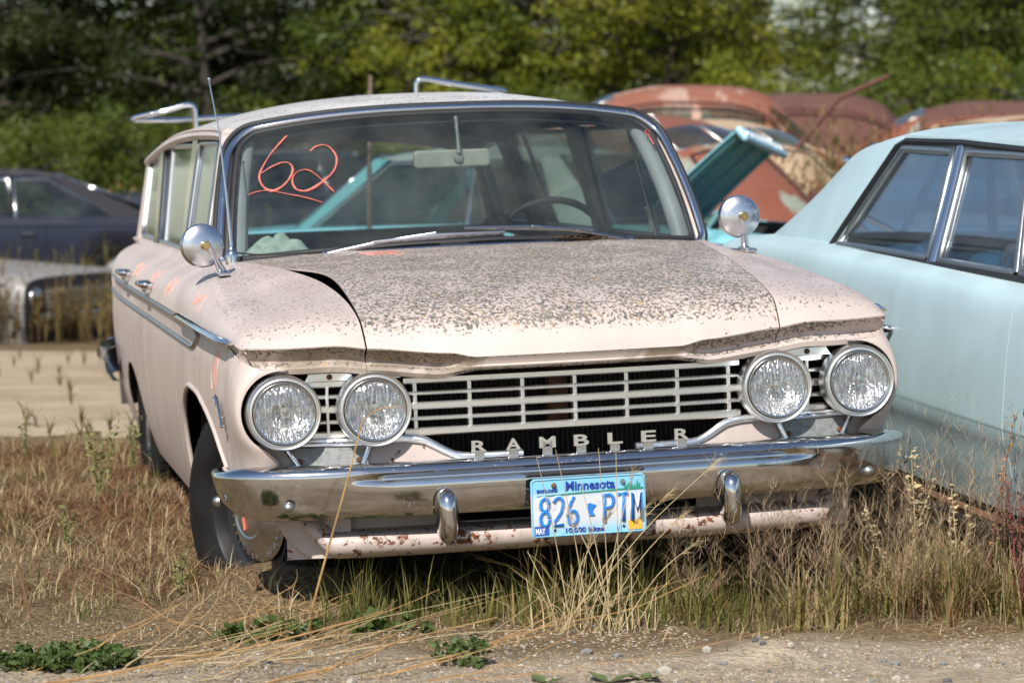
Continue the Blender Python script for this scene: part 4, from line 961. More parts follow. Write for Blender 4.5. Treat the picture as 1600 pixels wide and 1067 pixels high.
# ================================================================== other cars
def lath_tyre(w, x, y, z, s, rim='dull', r=.32):
    t = empty('wheel', (x, y, z)); t.parent = w; ax = (s, 0, 0)
    lathe('tyre', [(.19,.06),(.24,.09),(.29,.09),(r-.01,.07),(r,.02),(r,-.06),(.28,-.09),(.19,-.07)], (0,0,0), MT['rubber'], t, ax, 32)
    lathe('rim', [(.195,.06),(.17,.04),(.12,.05),(.06,.07),(0,.075)], (0,0,0), MT[rim], t, ax, 24)
    return t
def car(name, label, loc, yaw, L, Wd, paint_m, belt=.86, roofz=1.38, hood=(.0,.30), cab=(.30,.42,.68,.82), roof_m=None, hoodz=.90, deckz=.90, glass_m=None, wheels=True, chrome_side=False, tilt=(0,0), roofw=.80, nose=.05, skip_hood=False, skip_trunk=False, trim='chrome', group=None, buttress=False):
    """three-box car; y runs from nose (0) to tail (L); cab = cowl, header, rear header, backlight base as fractions of L"""
    root = empty(name, loc, (tilt[0], tilt[1], yaw)); tag(root, label, 'car', group); glass_m = glass_m or MT['sideglass']; roof_m = roof_m or paint_m
    w = Wd/2
    wf, wr = .17*L, .77*L
    top = pc((0,hoodz-nose),(.02*L,hoodz-.02),(.10*L,hoodz),(cab[0]*L,hoodz+.05),(cab[3]*L,deckz+.03),(.97*L,deckz-.02),(L,deckz-.09))
    hw = pc((0,w*.93),(.03*L,w*.96),(.2*L,w*.99),(.5*L,w),(.85*L,w*.98),(L,w*.92))
    def zb(y):
        b = .26
        for c in (wf, wr):
            d = abs(y-c)
            if d < .40: b = max(b, .26+.38*math.sqrt(1-(d/.40)**2))
        return b
    def sec(y):
        t = float(top(y)); x = float(hw(y)); b = zb(y); sh = t-.075
        pts = [(0, t+.012), (.3*x, t+.010), (.6*x, t+.004), (.82*x, t-.008), (.93*x, t-.03), (.985*x, sh)]
        for q in (.25,.5,.75,1): 
            z = sh+(b-sh)*q; pts.append((x*(1.0 if q < .6 else 1-.045*(q-.5)*2), z))
        return pts
    def strip(nm, ya, yb, m, n=24, half=None):
        rows = []
        for y in np.linspace(ya, yb, n):
            p = sec(y); rows.append([(-a, y, z) for a, z in reversed(p)]+[(a, y, z) for a, z in p[1:]])
        return grid(nm, rows, m, root, .005, auto=45)
    yc0, yc3 = cab[0]*L, cab[3]*L
    if not skip_hood:
        strip('front_body', 0, yc0, paint_m, 26)
    else:
        rows = []
        for y in np.linspace(.0, yc0, 26):
            p = sec(y)[3:]; rows.append([(-a, y, z) for a, z in reversed(p)])
        grid('fender', rows, paint_m, root, .006, auto=45); grid('fender', [[(-a, b, c) for a, b, c in r] for r in rows], paint_m, root, .006, auto=45)
        plate('engine_bay', [(-w*.8,.05,.45),(w*.8,.05,.45),(w*.8,yc0,.45),(-w*.8,yc0,.45)], (0,0,.02), MT['black'], root)
        plate('firewall', [(-w*.8,yc0,.45),(w*.8,yc0,.45),(w*.8,yc0,hoodz),(-w*.8,yc0,hoodz)], (0,.02,0), MT['black'], root)
    # doors: the middle of the body, open on top
    for s in (-1, 1):
        ys_ = np.linspace(yc0, yc3, 26); mid = (yc0+yc3)/2+.15
        for nm, ya, yb in (('front_door', yc0, mid), ('rear_door', mid+.006, yc3)):
            rows = [[(s*a, y, z) for a, z in sec(y)[3:]] for y in np.linspace(ya, yb, 16)]
            d = grid(nm, rows, paint_m, root, .005, auto=45)
            hy = yb-.25; hx = float(hw(hy))
            tube('door_handle', [(s*hx, hy, belt-.10), (s*(hx+.03), hy+.01, belt-.10), (s*(hx+.03), hy+.13, belt-.10), (s*hx, hy+.14, belt-.10)], .010, MT['chrome'], d, 6)
    if not skip_trunk: strip('rear_body', yc3, L, paint_m, 22)
    else:
        rows = [[(a, y, z) for a, z in sec(y)[3:]] for y in np.linspace(yc3, L, 22)]
        grid('rear_fender', rows, paint_m, root, .006, auto=45); grid('rear_fender', [[(-a, b, c) for a, b, c in r] for r in rows], paint_m, root, .006, auto=45)
        plate('trunk_floor', [(-w*.8,yc3,.45),(w*.8,yc3,.45),(w*.8,L-.03,.45),(-w*.8,L-.03,.45)], (0,0,.02), MT['black'], root)
        for s in (-1, 1): plate('trunk_wall', [(s*w*.84,yc3,.45),(s*w*.84,L-.03,.45),(s*w*.84,L-.03,deckz-.06),(s*w*.84,yc3,deckz)], (s*.01,0,0), MT['black'], root)
        plate('seat_bulkhead', [(-w*.8,yc3,.45),(w*.8,yc3,.45),(w*.8,yc3,deckz),(-w*.8,yc3,deckz)], (0,-.02,0), MT['black'], root)
    for y, nm in ((0, 'nose_panel'), (L, 'tail_panel')):
        p = sec(y); poly = [(-a, y, z) for a, z in reversed(p)]+[(a, y, z) for a, z in p[1:]]
        plate(nm, poly, (0, .01 if y else -.01, 0), MT['darkgrey'] if nm == 'nose_panel' else paint_m, root)
    # greenhouse
    y0, y1, y2, y3 = [c*L for c in cab]; wb = w*.86; wt = w*roofw*.86
    def side(s, y, z, o=0):
        t = (z-belt)/(roofz-belt); return (s*((wb+(wt-wb)*t)+o), y, z)
    rz = roofz-.055
    rows = []
    for t in np.linspace(-.03, 1.03, 18):
        y = y1+(y2-y1)*t; e = .06*(abs(2*t-1)**3)
        rows.append([(u*(wt+.01), y, rz+.055*(1-abs(u)**2.4)-e*.55) for u in np.linspace(-1, 1, 21)])
    rf = grid('roof', rows, roof_m, root, .02)
    b0, t0 = belt+.01, rz-.035
    def pane(nm, A, B, C, D): 
        A, B, C, D = map(np.array, (A, B, C, D))
        return grid(nm, [[A*(1-i/6)*(1-k/4)+B*(i/6)*(1-k/4)+D*(1-i/6)*(k/4)+C*(i/6)*(k/4) for i in range(7)] for k in range(5)], glass_m, root, .004)
    g = pane('windshield', (-wb*.96, y0+.02, hoodz+.04), (wb*.96, y0+.02, hoodz+.04), (wt*.95, y1, t0+.03), (-wt*.95, y1, t0+.03))
    M('windshield_trim', *tube_vf([(-wb*.97,y0+.01,hoodz+.04),(-wt*.97,y1-.01,t0+.04),(wt*.97,y1-.01,t0+.04),(wb*.97,y0+.01,hoodz+.04),(-wb*.97,y0+.01,hoodz+.04)], .014, 6, 1, (0,1,0), False), MT[trim], g, True)
    g = pane('rear_window', (-wb*.94, y3-.02, deckz+.04), (wb*.94, y3-.02, deckz+.04), (wt*.93, y2, t0+.03), (-wt*.93, y2, t0+.03))
    M('rear_window_trim', *tube_vf([(-wb*.95,y3-.01,deckz+.045),(-wt*.95,y2+.01,t0+.04),(wt*.95,y2+.01,t0+.04),(wb*.95,y3-.01,deckz+.045),(-wb*.95,y3-.01,deckz+.045)], .013, 6, 1, (0,1,0), False), MT[trim], g, True)
    ym = (y1+y2)/2+.05
    for s in (-1, 1):
        ca = y3-(.42 if buttress else .30); cb = y2-(.12 if buttress else .10)
        # pillars: front, rear
        for nm, q in (('front_pillar', [side(s,y0-.02,b0-.03), side(s,y0+.10,b0-.03), side(s,y1+.09,t0+.02), side(s,y1-.01,t0+.02)]), ('rear_pillar', [side(s,ca,b0-.04), side(s,y3+.05,b0-.04), side(s,y2+.03,t0+.03), side(s,cb,t0+.03)])):
            q = [np.array(a) for a in q]
            grid(nm, [[q[0]*(1-i/4)*(1-k/6)+q[1]*(i/4)*(1-k/6)+q[3]*(1-i/4)*(k/6)+q[2]*(i/4)*(k/6)+np.array([0,0,0]) for i in range(5)] for k in range(7)], roof_m if nm == 'rear_pillar' else paint_m, root, .03)
        w1_ = pane('side_window', side(s,y0+.12,b0), side(s,ym-.03,b0), side(s,ym-.03,t0), side(s,y1+.12,t0))
        w2_ = pane('side_window', side(s,ym+.04,b0), side(s,ca-.02,b0), side(s,cb-.02,t0), side(s,ym+.04,t0))
        for ww, q in ((w1_, [side(s,y0+.11,b0,.01), side(s,ym-.02,b0,.01), side(s,ym-.02,t0,.01), side(s,y1+.11,t0,.01)]), (w2_, [side(s,ym+.03,b0,.01), side(s,ca-.01,b0,.01), side(s,cb-.01,t0,.01), side(s,ym+.03,t0,.01)])):
            M('window_frame', *tube_vf(q+[q[0]], .015, 6, 1, (1,0,0), False), MT[trim], ww, True)
        tube('belt_trim', [(s*float(hw(y))*1.003, y, float(top(y))-.075) for y in np.linspace(.03*L, .97*L, 24)], .007, MT[trim], root, 6)
    # seats and floor
    plate('floor_pan', [(-w*.8,.3,.3),(w*.8,.3,.3),(w*.8,L-.2,.3),(-w*.8,L-.2,.3)], (0,0,.02), MT['black'], root)
    for yy in (y1+.45, y2+.05):
        slab('seat', (0, yy, .62), (Wd*.72, .18, .60), MT['seat'], root, .06)
    # bumpers
    for yy, sg_ in ((-.06, -1), (L+.06, 1)):
        rows = [[(u*w*1.0, yy-sg_*(.02+.10*abs(u)**3)-sg_*dn, z) for dn, z in ((.06,.56),(.01,.555),(-.01,.53),(-.012,.46),(.01,.43),(.06,.425))] for u in np.linspace(-1, 1, 25)]
        grid('bumper', rows, MT['chrome'], root, .004)
    if wheels:
        for s in (-1, 1):
            for yy in (wf, wr): lath_tyre(root, s*(w-.12), yy, .32, s)
    # lamps and grille
    gg = plate('grille', [(-w*.62,-.012,.58),(w*.62,-.012,.58),(w*.62,-.012,hoodz-.13),(-w*.62,-.012,hoodz-.13)], (0,-.01,0), MT['dull'], root)
    for k in range(4): box('grille_bar', (0, -.026, .60+(hoodz-.76)*k/3), (w*1.22, .012, .014), MT['alu'], gg, .002)
    for s in (-1, 1):
        lathe('headlight', [(0,.03),(.05,.025),(.075,.01),(.085,.012),(.092,0),(.092,-.04)], (s*w*.76, -.015, .68), MT['chrome'], root, (0,-1,0), 24)
        box('tail_lamp', (s*w*.75, L+.015, .70), (.20, .03, .10), simple('red_lamp', (.30,.02,.02), .3), root, .01)
    return root
def wpos(u, d): return ((u-800)/4585*d, d)
# ---- pale blue sedan parked alongside (nose out of frame to the right)
BL = 4.85
A_ = Vector((1.047, 9.6)); B_ = Vector((1.37, 7.95)); dv = (A_-B_).normalized(); nrm = Vector((dv.y, -dv.x))   # dv: towards the tail
byaw = math.atan2(-dv.x, dv.y)
bw = .93
org = B_+nrm*.77-dv*1.72     # nose centre on the ground
blue = empty('sedan', (org.x, org.y, -.17), (R(1.1), 0, byaw)); tag(blue, 'light blue two-door sedan parked beside the pink wagon', 'car')
bt = pc((0,.86),(.4,.93),(1.3,.985),(1.8,.99),(2.6,1.0),(3.4,1.005),(4.0,1.0),(4.45,.98),(4.75,.95),(4.85,.88))
bwid = pc((0,.81),(.3,.85),(1,.872),(2.5,.876),(4.0,.872),(4.6,.85),(4.85,.81))
def bsecn(y, ins=0.):
    t = float(bt(y)); x = float(bwid(y)); b = .235
    for c in (.85, 3.78):
        d = abs(y-c)
        if d < .40: b = max(b, .26+.36*math.sqrt(1-(d/.40)**2))
    k = pc((0,x-.11,t),(.08,x-.082,t-.006),(.18,x-.048,t-.026),(.26,x-.030,t-.052),(.30,x-.022,t-.085),(.34,x-.018,t-.11),(.45,x-.007,t-.22),(.6,x,t-.38),(.72,x-.002,.60),(.78,x-.005,.565),(.80,x-.014,.553),(.9,x-.032,.47),(1,x-.06,.37 if b < .3 else b))
    q = np.linspace(0, 1, 30); out = k(q)
    if b > .3: out = np.array([(a, max(z, b)) for a, z in out])
    return out
for s in (-1, 1):
    for nm, ya, yb in (('front_fender', 0, 1.55), ('door', 1.555, 3.60), ('quarter_panel', 3.605, 4.85)):
        o = grid(nm, [[(s*a, y, z) for a, z in bsecn(y)] for y in np.linspace(ya, yb, 26)], MT['blue'], blue, .005, auto=50)
        if 'door' in nm:
            hy = 2.50; hx = float(bwid(hy))-.008
            h = tube('door_handle', spline([(s*(hx-.015),hy-.01,.795),(s*(hx+.028),hy,.80),(s*(hx+.034),hy+.05,.80),(s*(hx+.034),hy+.15,.798),(s*(hx+.03),hy+.17,.797),(s*(hx-.012),hy+.175,.795)], 3), .012, MT['chrome_clean'], o, 8)
    # fender script
    sb = [tube_vf([(s*.872, 1.40-.05*i, .66), (s*.878, 1.375-.05*i, .70), (s*.878, 1.365-.05*i, .655), (s*.873, 1.35-.05*i, .67)], .005, 5) for i in range(6)]
    M('script_badge', *join(*sb), MT['gasket'], blue, True)
    lathe('pillar_badge', [(0,.006),(.02,.005),(.03,.002),(.032,0)], (s*.70, 3.62, 1.085), MT['dull'], blue, (s,.2,.35), 12)
for nm, ya, yb in (('hood', .02, 1.55), ('trunk_lid', 4.30, 4.83)):
    grid(nm, [[(u*(float(bwid(y))-.11), y, float(bt(y))+.015*(1-u*u)) for u in np.linspace(-1, 1, 15)] for y in np.linspace(ya, yb, 16)], MT['blue'], blue, .006)
RZ = 1.405
def bsd(s, y, z, o=0): return (s*(.765-.115*((z-1.0)/.36)+o), y, z)
rrow = []
for t in np.linspace(0, 1, 26):
    y = 1.98+(3.60-1.98)*t; e = .045*max(0, 1-t/.12)**2+.025*max(0, (t-.72)/.28)**2.2
    rrow.append([(u*(.660-.026*sm((t-.55)/.45)), y, 1.352+.055*(1-abs(u)**2.3)-e*(1-.25*u*u)-.016*abs(u)**10-.035*abs(u)**6*sm((t-.75)/.25)) for u in np.linspace(-1, 1, 25)])
bro = grid('roof', rrow, MT['blue'], blue, .005)
gB = glass('blue_sedan_glass', (.62,.70,.78), .08, 1.5)
def bpane(nm, q, m=None):
    q = [np.array(a) for a in q]
    return grid(nm, [[q[0]*(1-i/6)*(1-k/6)+q[1]*(i/6)*(1-k/6)+q[3]*(1-i/6)*(k/6)+q[2]*(i/6)*(k/6) for i in range(7)] for k in range(7)], m or gB, blue, .004)
for s in (-1, 1):
    zb_, zt_b = 1.005, 1.315
    # quarter (C) pillar
    rows = []
    for k in range(13):
        t = k/12; z = .985+(1.345-.985)*t
        ya = 3.36-.36*t-.02*math.sin(math.pi*t); yb = 4.42-.84*t-.10*math.sin(math.pi*t)
        rows.append([np.array(bsd(s, ya+(yb-ya)*i/8, z))+np.array([-s*.10*(i/8)**3*(1-.9*t), 0, -.062*t**3*(i/8)**2.2]) for i in range(9)])
    grid('rear_pillar', rows, MT['blue'], blue, .012)
    # roof side rail
    grid('roof_rail', [[bsd(s, y, 1.325, .002), bsd(s, y, 1.345, .004), (s*.655, y, 1.362)] for y in np.linspace(1.9, 3.03, 16)], MT['blue'], blue, .006)
    w2_ = bpane('rear_door_window', [bsd(s,2.47,zb_), bsd(s,3.32,zb_), bsd(s,2.99,zt_b), bsd(s,2.55,zt_b)])
    w1_ = bpane('front_door_window', [bsd(s,1.74,zb_), bsd(s,2.36,zb_), bsd(s,2.42,zt_b), bsd(s,1.93,zt_b)])
    w0_ = bpane('vent_window', [bsd(s,1.40,zb_), bsd(s,1.70,zb_), bsd(s,1.88,zt_b-.02), bsd(s,1.80,zt_b-.03)])
    def bframe(q, par, r=.013): 
        pts = []
        for a in range(len(q)):
            A, B = Vector(q[a]), Vector(q[(a+1) % len(q)]); pts += [A+(B-A)*k/5 for k in range(5)]
        M('window_frame', *tube_vf([tuple(p) for p in pts]+[tuple(pts[0])], r, 8, 1, (1,0,0), False), MT['dull'], par, True)
    bframe([bsd(s,2.46,zb_,.006), bsd(s,3.34,zb_,.006), bsd(s,3.0,zt_b+.006,.006), bsd(s,2.54,zt_b+.006,.006)], w2_, .014)
    bframe([bsd(s,1.74,zb_,.006), bsd(s,2.37,zb_,.006), bsd(s,2.43,zt_b+.006,.006), bsd(s,1.92,zt_b+.006,.006)], w1_)
    bframe([bsd(s,1.40,zb_,.006), bsd(s,1.71,zb_,.006), bsd(s,1.89,zt_b-.01,.006), bsd(s,1.79,zt_b-.02,.006)], w0_, .011)
    cp = tube('centre_pillar', [bsd(s,2.415,.99,.012), bsd(s,2.44,1.15,.012), bsd(s,2.485,1.335,.010)], [.030,.028,.024], MT['chrome_clean'], blue, 10, .5, (1,0,0))
    tube('roof_gasket', [bsd(s,3.42,.99,.010), bsd(s,3.28,1.12,.012), bsd(s,3.06,1.325,.012), bsd(s,2.98,1.345,.012), bsd(s,2.5,1.348,.012), bsd(s,1.9,1.335,.012)], .011, MT['gasket'], blue, 6)
    tube('belt_trim', [bsd(s,y,.993,.016) for y in np.linspace(1.4, 3.44, 12)], .011, MT['gasket'], blue, 6)
    for q in ([(.60,3.42,1.02),(.60,3.15,1.20),(.60,2.95,1.335),(.60,2.75,1.335)], [(.60,2.70,1.335),(.62,2.55,1.30),(.64,2.45,1.05)], [(.60,2.2,1.335),(.60,2.0,1.26),(.60,1.85,1.1)]):
        tube('torn_seal', spline([(s*a*.9, b, c) for a, b, c in q], 4), .014, MT['gasket'], blue, 6)
    tube('rocker_trim', [(s*(float(bwid(y))-.03), y, .345) for y in np.linspace(.6, 4.5, 14)], .012, MT['rustmetal'], blue, 6)
bpane('windshield', [(-.70,1.50,1.005),(.70,1.50,1.005),(.62,1.98,1.34),(-.62,1.98,1.34)]); bpane('rear_window', [(-.62,4.36,1.0),(.62,4.36,1.0),(.60,3.54,1.33),(-.60,3.54,1.33)])
slab('front_seat', (0, 2.45, .72), (1.3, .2, .62), simple('teal_seat', (.12,.30,.34), .6, 0, .25, 6), blue, .07); slab('rear_seat', (0, 3.30, .72), (1.3, .2, .58), bpy.data.materials['teal_seat'], blue, .07)
slab('torn_padding', (-.40, 2.32, .98), (.40, .10, .16), simple('grey_padding', (.33,.30,.27), .9, 0, .4, 14), blue, .05)
bsw = M('steering_wheel', *tube_vf([(.36+.19*math.cos(a), 1.98, 1.03+.18*math.sin(a)) for a in np.linspace(0, 6.2832, 25)], .012, 8, 1, (0,1,0), False), MT['gasket'], blue, True)
slab('dashboard', (0,1.68,.93), (1.36,.30,.14), MT['seat'], blue, .05)
plate('floor_pan', [(-.8,.3,.28),(.8,.3,.28),(.8,4.7,.28),(-.8,4.7,.28)], (0,0,.02), MT['black'], blue)
plate('tail_panel', [(-.84,4.85,.3),(.84,4.85,.3),(.84,4.85,.88),(-.84,4.85,.88)], (0,.02,0), MT['blue'], blue); plate('nose_panel', [(-.84,-.01,.3),(.84,-.01,.3),(.84,-.01,.86),(-.84,-.01,.86)], (0,.02,0), MT['dull'], blue)
for yy, sg_ in ((-.06, -1), (4.93, 1)):
    grid('bumper', [[(u*.87, yy-sg_*(.02+.10*abs(u)**3)-sg_*dn, z) for dn, z in ((.06,.56),(.01,.555),(-.01,.53),(-.012,.46),(.01,.43),(.06,.425))] for u in np.linspace(-1, 1, 25)], MT['chrome'], blue, .004)
for s in (-1, 1):
    for yy in (.85, 3.78): lath_tyre(blue, s*.74, yy, .32, s)
    lathe('headlight', [(0,.03),(.05,.025),(.075,.01),(.085,.012),(.092,0),(.092,-.04)], (s*.68,-.02,.68), MT['chrome'], blue, (0,-1,0), 24)

# ---- cars behind
navy_p = paint('dark_navy_paint', (.022,.026,.045), rust=.05, dust=.12, rough=.3, coat=.4)
vinyl = paint('black_vinyl_roof', (.022,.021,.027), rust=.03, dust=.20, rough=.6, coat=0)
greyw = paint('chalky_grey_paint', (.27,.26,.24), lichen=.6, rust=.62, streak=.4, dust=.5)
teal_p = paint('turquoise_paint', (.20,.50,.56), rust=.10, dust=.15, patch=(.10,.30,.34), patchamt=.15)
white_p = paint('white_roof_paint', (.62,.64,.60), rust=.08, dust=.3)
x, y = wpos(150, 27.0)
# coupe: tail towards the right of the picture
car('coupe', 'dark navy coupe with black vinyl roof left of the wagon', (x-4.0, y+1.3, -.33), R(-72), 5.1, 1.9, navy_p, belt=.84, roofz=1.345, cab=(.33,.45,.66,.86), roof_m=vinyl, hoodz=.86, deckz=.87, buttress=True, roofw=.84)
x, y = wpos(235, 34.0)
car('sedan', 'dark sedan with white window surround half hidden behind the coupe', (x-.6, y-.9, -.20), R(-50), 4.9, 1.85, navy_p, belt=.88, roofz=1.42, cab=(.30,.42,.68,.82), roof_m=vinyl)
x, y = wpos(86, 24.0)
car('wrecked_car', 'chalky grey car nose sunk in weeds beyond the sandy road', (x+.30, y-.50, -.62), R(66), 4.9, 1.84, greyw, belt=.86, roofz=1.36, hoodz=.88, cab=(.34,.46,.70,.84))
# turquoise car, trunk lid up, tail towards us
tx_, ty_ = wpos(1238, 16.2); TL = 4.3; tth = R(-118)
tc = car('sedan', 'turquoise sedan with white roof and raised trunk lid behind the wagon', (tx_+math.sin(tth)*TL+.30, ty_-math.cos(tth)*TL+.75, -.20), tth, TL, 1.80, teal_p, belt=.90, roofz=1.42, cab=(.26,.38,.66,.76), roof_m=white_p, hoodz=.90, deckz=.96, skip_trunk=True)
hd = empty('raised_trunk_lid', (0, .765*TL, .99), (R(44), R(-10), 0)); hd.parent = tc; hd.scale = (.56, .72, .7)
def hp(u, v): return (u*(.58-.03*v), .95*v, .03*(1-u*u)+.06*v*(1-v))
grid('lid_skin', [[hp(u, v) for u in np.linspace(-1, 1, 15)] for v in np.linspace(0, 1, 16)], teal_p, hd, .012)
dk = simple('dark_teal_underside', (.15,.40,.44), .6)
for u in (-.85, -.3, .3, .85): tube('lid_brace', [np.array(hp(u, v))+np.array([0,0,-.022]) for v in np.linspace(.02, .95, 8)], .018, dk, hd, 6)
box('lid_lip', (0, .985, -.05), (1.12, .06, .15), simple('pale_blue_lip', (.30,.55,.68), .4), hd, .025)
for k in range(8): box('lip_slot', (-.45+k*.129, 1.018, -.06), (.085, .006, .05), MT['dull'], hd, .004)
tube('lid_hinge', [(-.45, .765*TL, .90), (-.45, .765*TL+.12, 1.06)], .014, dk, tc, 6)
slab('trunk_junk', (.1, .86*TL, .72), (.5, .3, .42), MT['black'], tc, .05)
def round_car(name, label, loc, yaw, m1, m2, L=4.6, H=1.62, Wd=1.74, fend_m=None, tilt=(0,0), window=True):
    """1940s body: rounded shell with separate bulging fenders"""
    root = empty(name, loc, (tilt[0], tilt[1], yaw)); tag(root, label, 'car', 'rusting round-bodied cars in the back row')
    top = pc((0,.78),(.15,.93),(.8,1.05),(1.45,1.10),(1.62,1.18),(1.95,H-.10),(2.3,H-.01),(2.8,H),(3.3,H-.08),(3.8,H-.36),(4.2,H-.66),(4.5,.68),(L,.52))
    wid = pc((0,.22),(.2,.36),(.9,.48),(1.5,.62),(1.9,.70),(2.6,.74),(3.4,.70),(4.1,.56),(L,.38))
    wlo = pc((0,.30),(.3,.45),(1.0,.62),(1.5,.78),(2.6,.84),(3.6,.80),(4.2,.66),(L,.5))
    def sec(y, n=26):
        t = float(top(y)); a = float(wid(y)); b = float(wlo(y)); o = []
        for q in np.linspace(0, 1, n):
            th = q*math.pi/2*1.0; z = .32+(t-.32)*(math.cos(th)**.62 if q < 1 else 0); k = max(0, min(1, (z-.32)/(t-.32))); w_ = (b*(1-k**2)+a*k**2)
            o.append((w_*min(1, (math.sin(th)**.72)), z))
        return o
    def part(nm, ya, yb, m):
        rows = []
        for y in np.linspace(ya, yb, 24):
            p = sec(y); rows.append([(-a, y, z) for a, z in reversed(p)]+[(a, y, z) for a, z in p[1:]])
        return grid(nm, rows, m, root, .006)
    part('hood', 0, 1.50, m1); part('cabin', 1.50, 3.35, m1); part('tail', 3.35, L, m2)
    fm = fend_m or m2
    def surf(y, x_, o=.006):
        c = sec(y, 160); p = min(c[:-6], key=lambda p: abs(p[0]-abs(x_))); return (math.copysign(p[0], x_) if abs(x_) > 1e-6 else 0, y+o*.3, p[1]+o)
    lp_ = [surf(3.62, x_) for x_ in np.linspace(-.30, .30, 7)]+[surf(y_, .30+.05*math.sin((y_-3.62)*3.4)) for y_ in np.linspace(3.70, 4.38, 7)]+[surf(4.42, x_) for x_ in np.linspace(.25, -.25, 6)]+[surf(y_, -.30-.05*math.sin((y_-3.62)*3.4)) for y_ in np.linspace(4.38, 3.70, 7)]
    M('trunk_seam', *tube_vf(lp_+[lp_[0]], .010, 5, 1, (0,0,1), False), MT['black'], root, True)
    lathe('trunk_handle', [(0,.03),(.03,.02),(.04,0)], surf(4.30, 0), MT['dull'], root, (0,.5,.8), 10)
    for s in (-1, 1):
        grid('rear_window', [[surf(y_, s*x_, .010) for x_ in np.linspace(.03, .33, 6)] for y_ in np.linspace(3.30, 3.54, 5)], MT['sideglass'], root, .004)
        wl_ = [surf(3.30, s*.02), surf(3.30, s*.34), surf(3.54, s*.34), surf(3.54, s*.02)]
        M('rear_window_frame', *tube_vf(wl_+[wl_[0]], .014, 5, 1, (0,0,1), False), MT['dull'], root, True)
        tube('drip_rail', [(s*(float(wid(y_))*.86), y_, float(top(y_))-.16) for y_ in np.linspace(1.75, 3.4, 12)], .014, m2, root, 5)
        tube('side_strip', [(s*(float(wlo(y_))+.012), y_, .80) for y_ in np.linspace(.9, 4.0, 14)], .014, MT['chrome'], root, 5)
        for yd in (1.62, 2.52, 3.12): tube('door_seam', [(s*(float(wlo(yd))*(1-((z_-.32)/(float(top(yd))-.32))**2)+float(wid(yd))*((z_-.32)/(float(top(yd))-.32))**2+.003), yd, z_) for z_ in np.linspace(.36, 1.0, 6)], .007, MT['black'], root, 5)
    for s in (-1, 1):
        for y0, l, zc, hh, ww in ((.62, .82, .50, .46, .34), (3.55, .74, .46, .46, .26)):
            rows = []
            for a in np.linspace(0, math.pi, 18):
                rows.append([(s*(.56+ww*math.sin(b)**.8*(.35+.65*math.sin(a)**.5)) if b > 0 else s*.50, y0-l*math.cos(a)*(.55+.45*math.sin(b)**.4 if b > 0 else 1), .34+(zc+hh-.34)*math.sin(a)**.6*math.cos(b)**.5 if b < math.pi/2 else .34) for b in np.linspace(0, math.pi/2, 12)])
            f_ = grid('fender', rows, fm, root, .006)
            if y0 < 1: lathe('headlight', [(0,.03),(.06,.022),(.085,.004),(.10,.006),(.11,-.01),(.11,-.10)], (s*.66,-.16,.74), MT['chrome'], f_, (0,-1,.08), 20)
        if window:
            for nm, ya, yb in (('side_window', 1.95, 2.50), ('side_window', 2.58, 3.05)):
                rows = []
                for y in np.linspace(ya, yb, 8):
                    t = float(top(y)); c = sec(y, 200); r = []
                    for z in np.linspace(1.10, 1.10+(t-1.10)*.66, 5):
                        xx = min(c, key=lambda p: abs(p[1]-z))[0]; r.append((s*(xx+.008), y, z))
                    rows.append(r)
                grid(nm, rows, MT['sideglass'], root, .004)
        for yy in (.62, 3.5): lath_tyre(root, s*.72, yy, .33, s)
    if window:
        for s in (-1, 1):
            rows = []
            for u in np.linspace(.04, .92, 7):
                rows.append([(s*u*(.62-.04*k), 1.545+.40*k/1.0+.05*u*u-.02, 1.16+.34*k) for k in np.linspace(0, .9, 5)])
            grid('windshield', rows, MT['sideglass'], root, .004)
    grid('bumper', [[(u*.82, -.26+.16*abs(u)**2.5+dn, z) for dn, z in ((.02,.56),(-.01,.55),(-.02,.50),(-.01,.45),(.02,.44))] for u in np.linspace(-1, 1, 19)], MT['chrome'], root, .004)
    for s in (-1, 1): lathe('bumper_guard', [(0,.05),(.03,.04),(.04,.0),(.04,-.1),(.02,-.12)], (s*.35,-.29,.52), MT['chrome_clean'], root, (0,0,1), 14)
    return root
rust1 = paint('rust_red_paint', (.235,.075,.042), rust=.35, dust=.12, rough=.7, patch=(.27,.30,.24), patchamt=.16, coat=0)
rust2 = paint('dark_rust_paint', (.115,.048,.036), rust=.55, dust=.10, rough=.8, coat=0)
rust3 = paint('pink_rust_paint', (.42,.27,.21), rust=.35, dust=.15, rough=.7, patch=(.24,.085,.05), patchamt=.50, coat=0)
cream = paint('cream_rust_paint', (.50,.36,.22), rust=.32, dust=.15, rough=.6, patch=(.28,.11,.05), patchamt=.30, coat=0)
def tail_at(u, d, th, L=4.6): x, y = wpos(u, d); return x+math.sin(th)*L, y-math.cos(th)*L
def peak_at(u, d, th, q=2.6): x, y = wpos(u, d); return x+math.sin(th)*q, y-math.cos(th)*q
x, y = tail_at(1292, 18.2, R(-145)); round_car('vintage_car', 'rust red fastback car with pale green patches beside the wagon windshield', (x, y, -.18), R(-145), rust1, rust1)
x, y = peak_at(1085, 26.0, R(82)); round_car('vintage_car', 'pink and rust sedan standing tallest behind the red wreck', (x, y, .12), R(82), rust3, rust2, H=1.66)
x, y = tail_at(1338, 20.8, R(-150)); round_car('vintage_car', 'cream tailed rusty car showing behind the raised hood', (x, y, -.12), R(-150), cream, cream, H=1.56, fend_m=cream)
x, y = peak_at(1268, 28.5, R(80)); round_car('vintage_car', 'dark rust brown car hull in the thistles', (x, y, .14), R(80), rust2, rust2, H=1.62, window=False)
x, y = peak_at(1560, 27.0, R(84)); round_car('vintage_car', 'rust brown roofed car at the right edge of the back row', (x, y, .02), R(84), rust2, rust1, H=1.64)
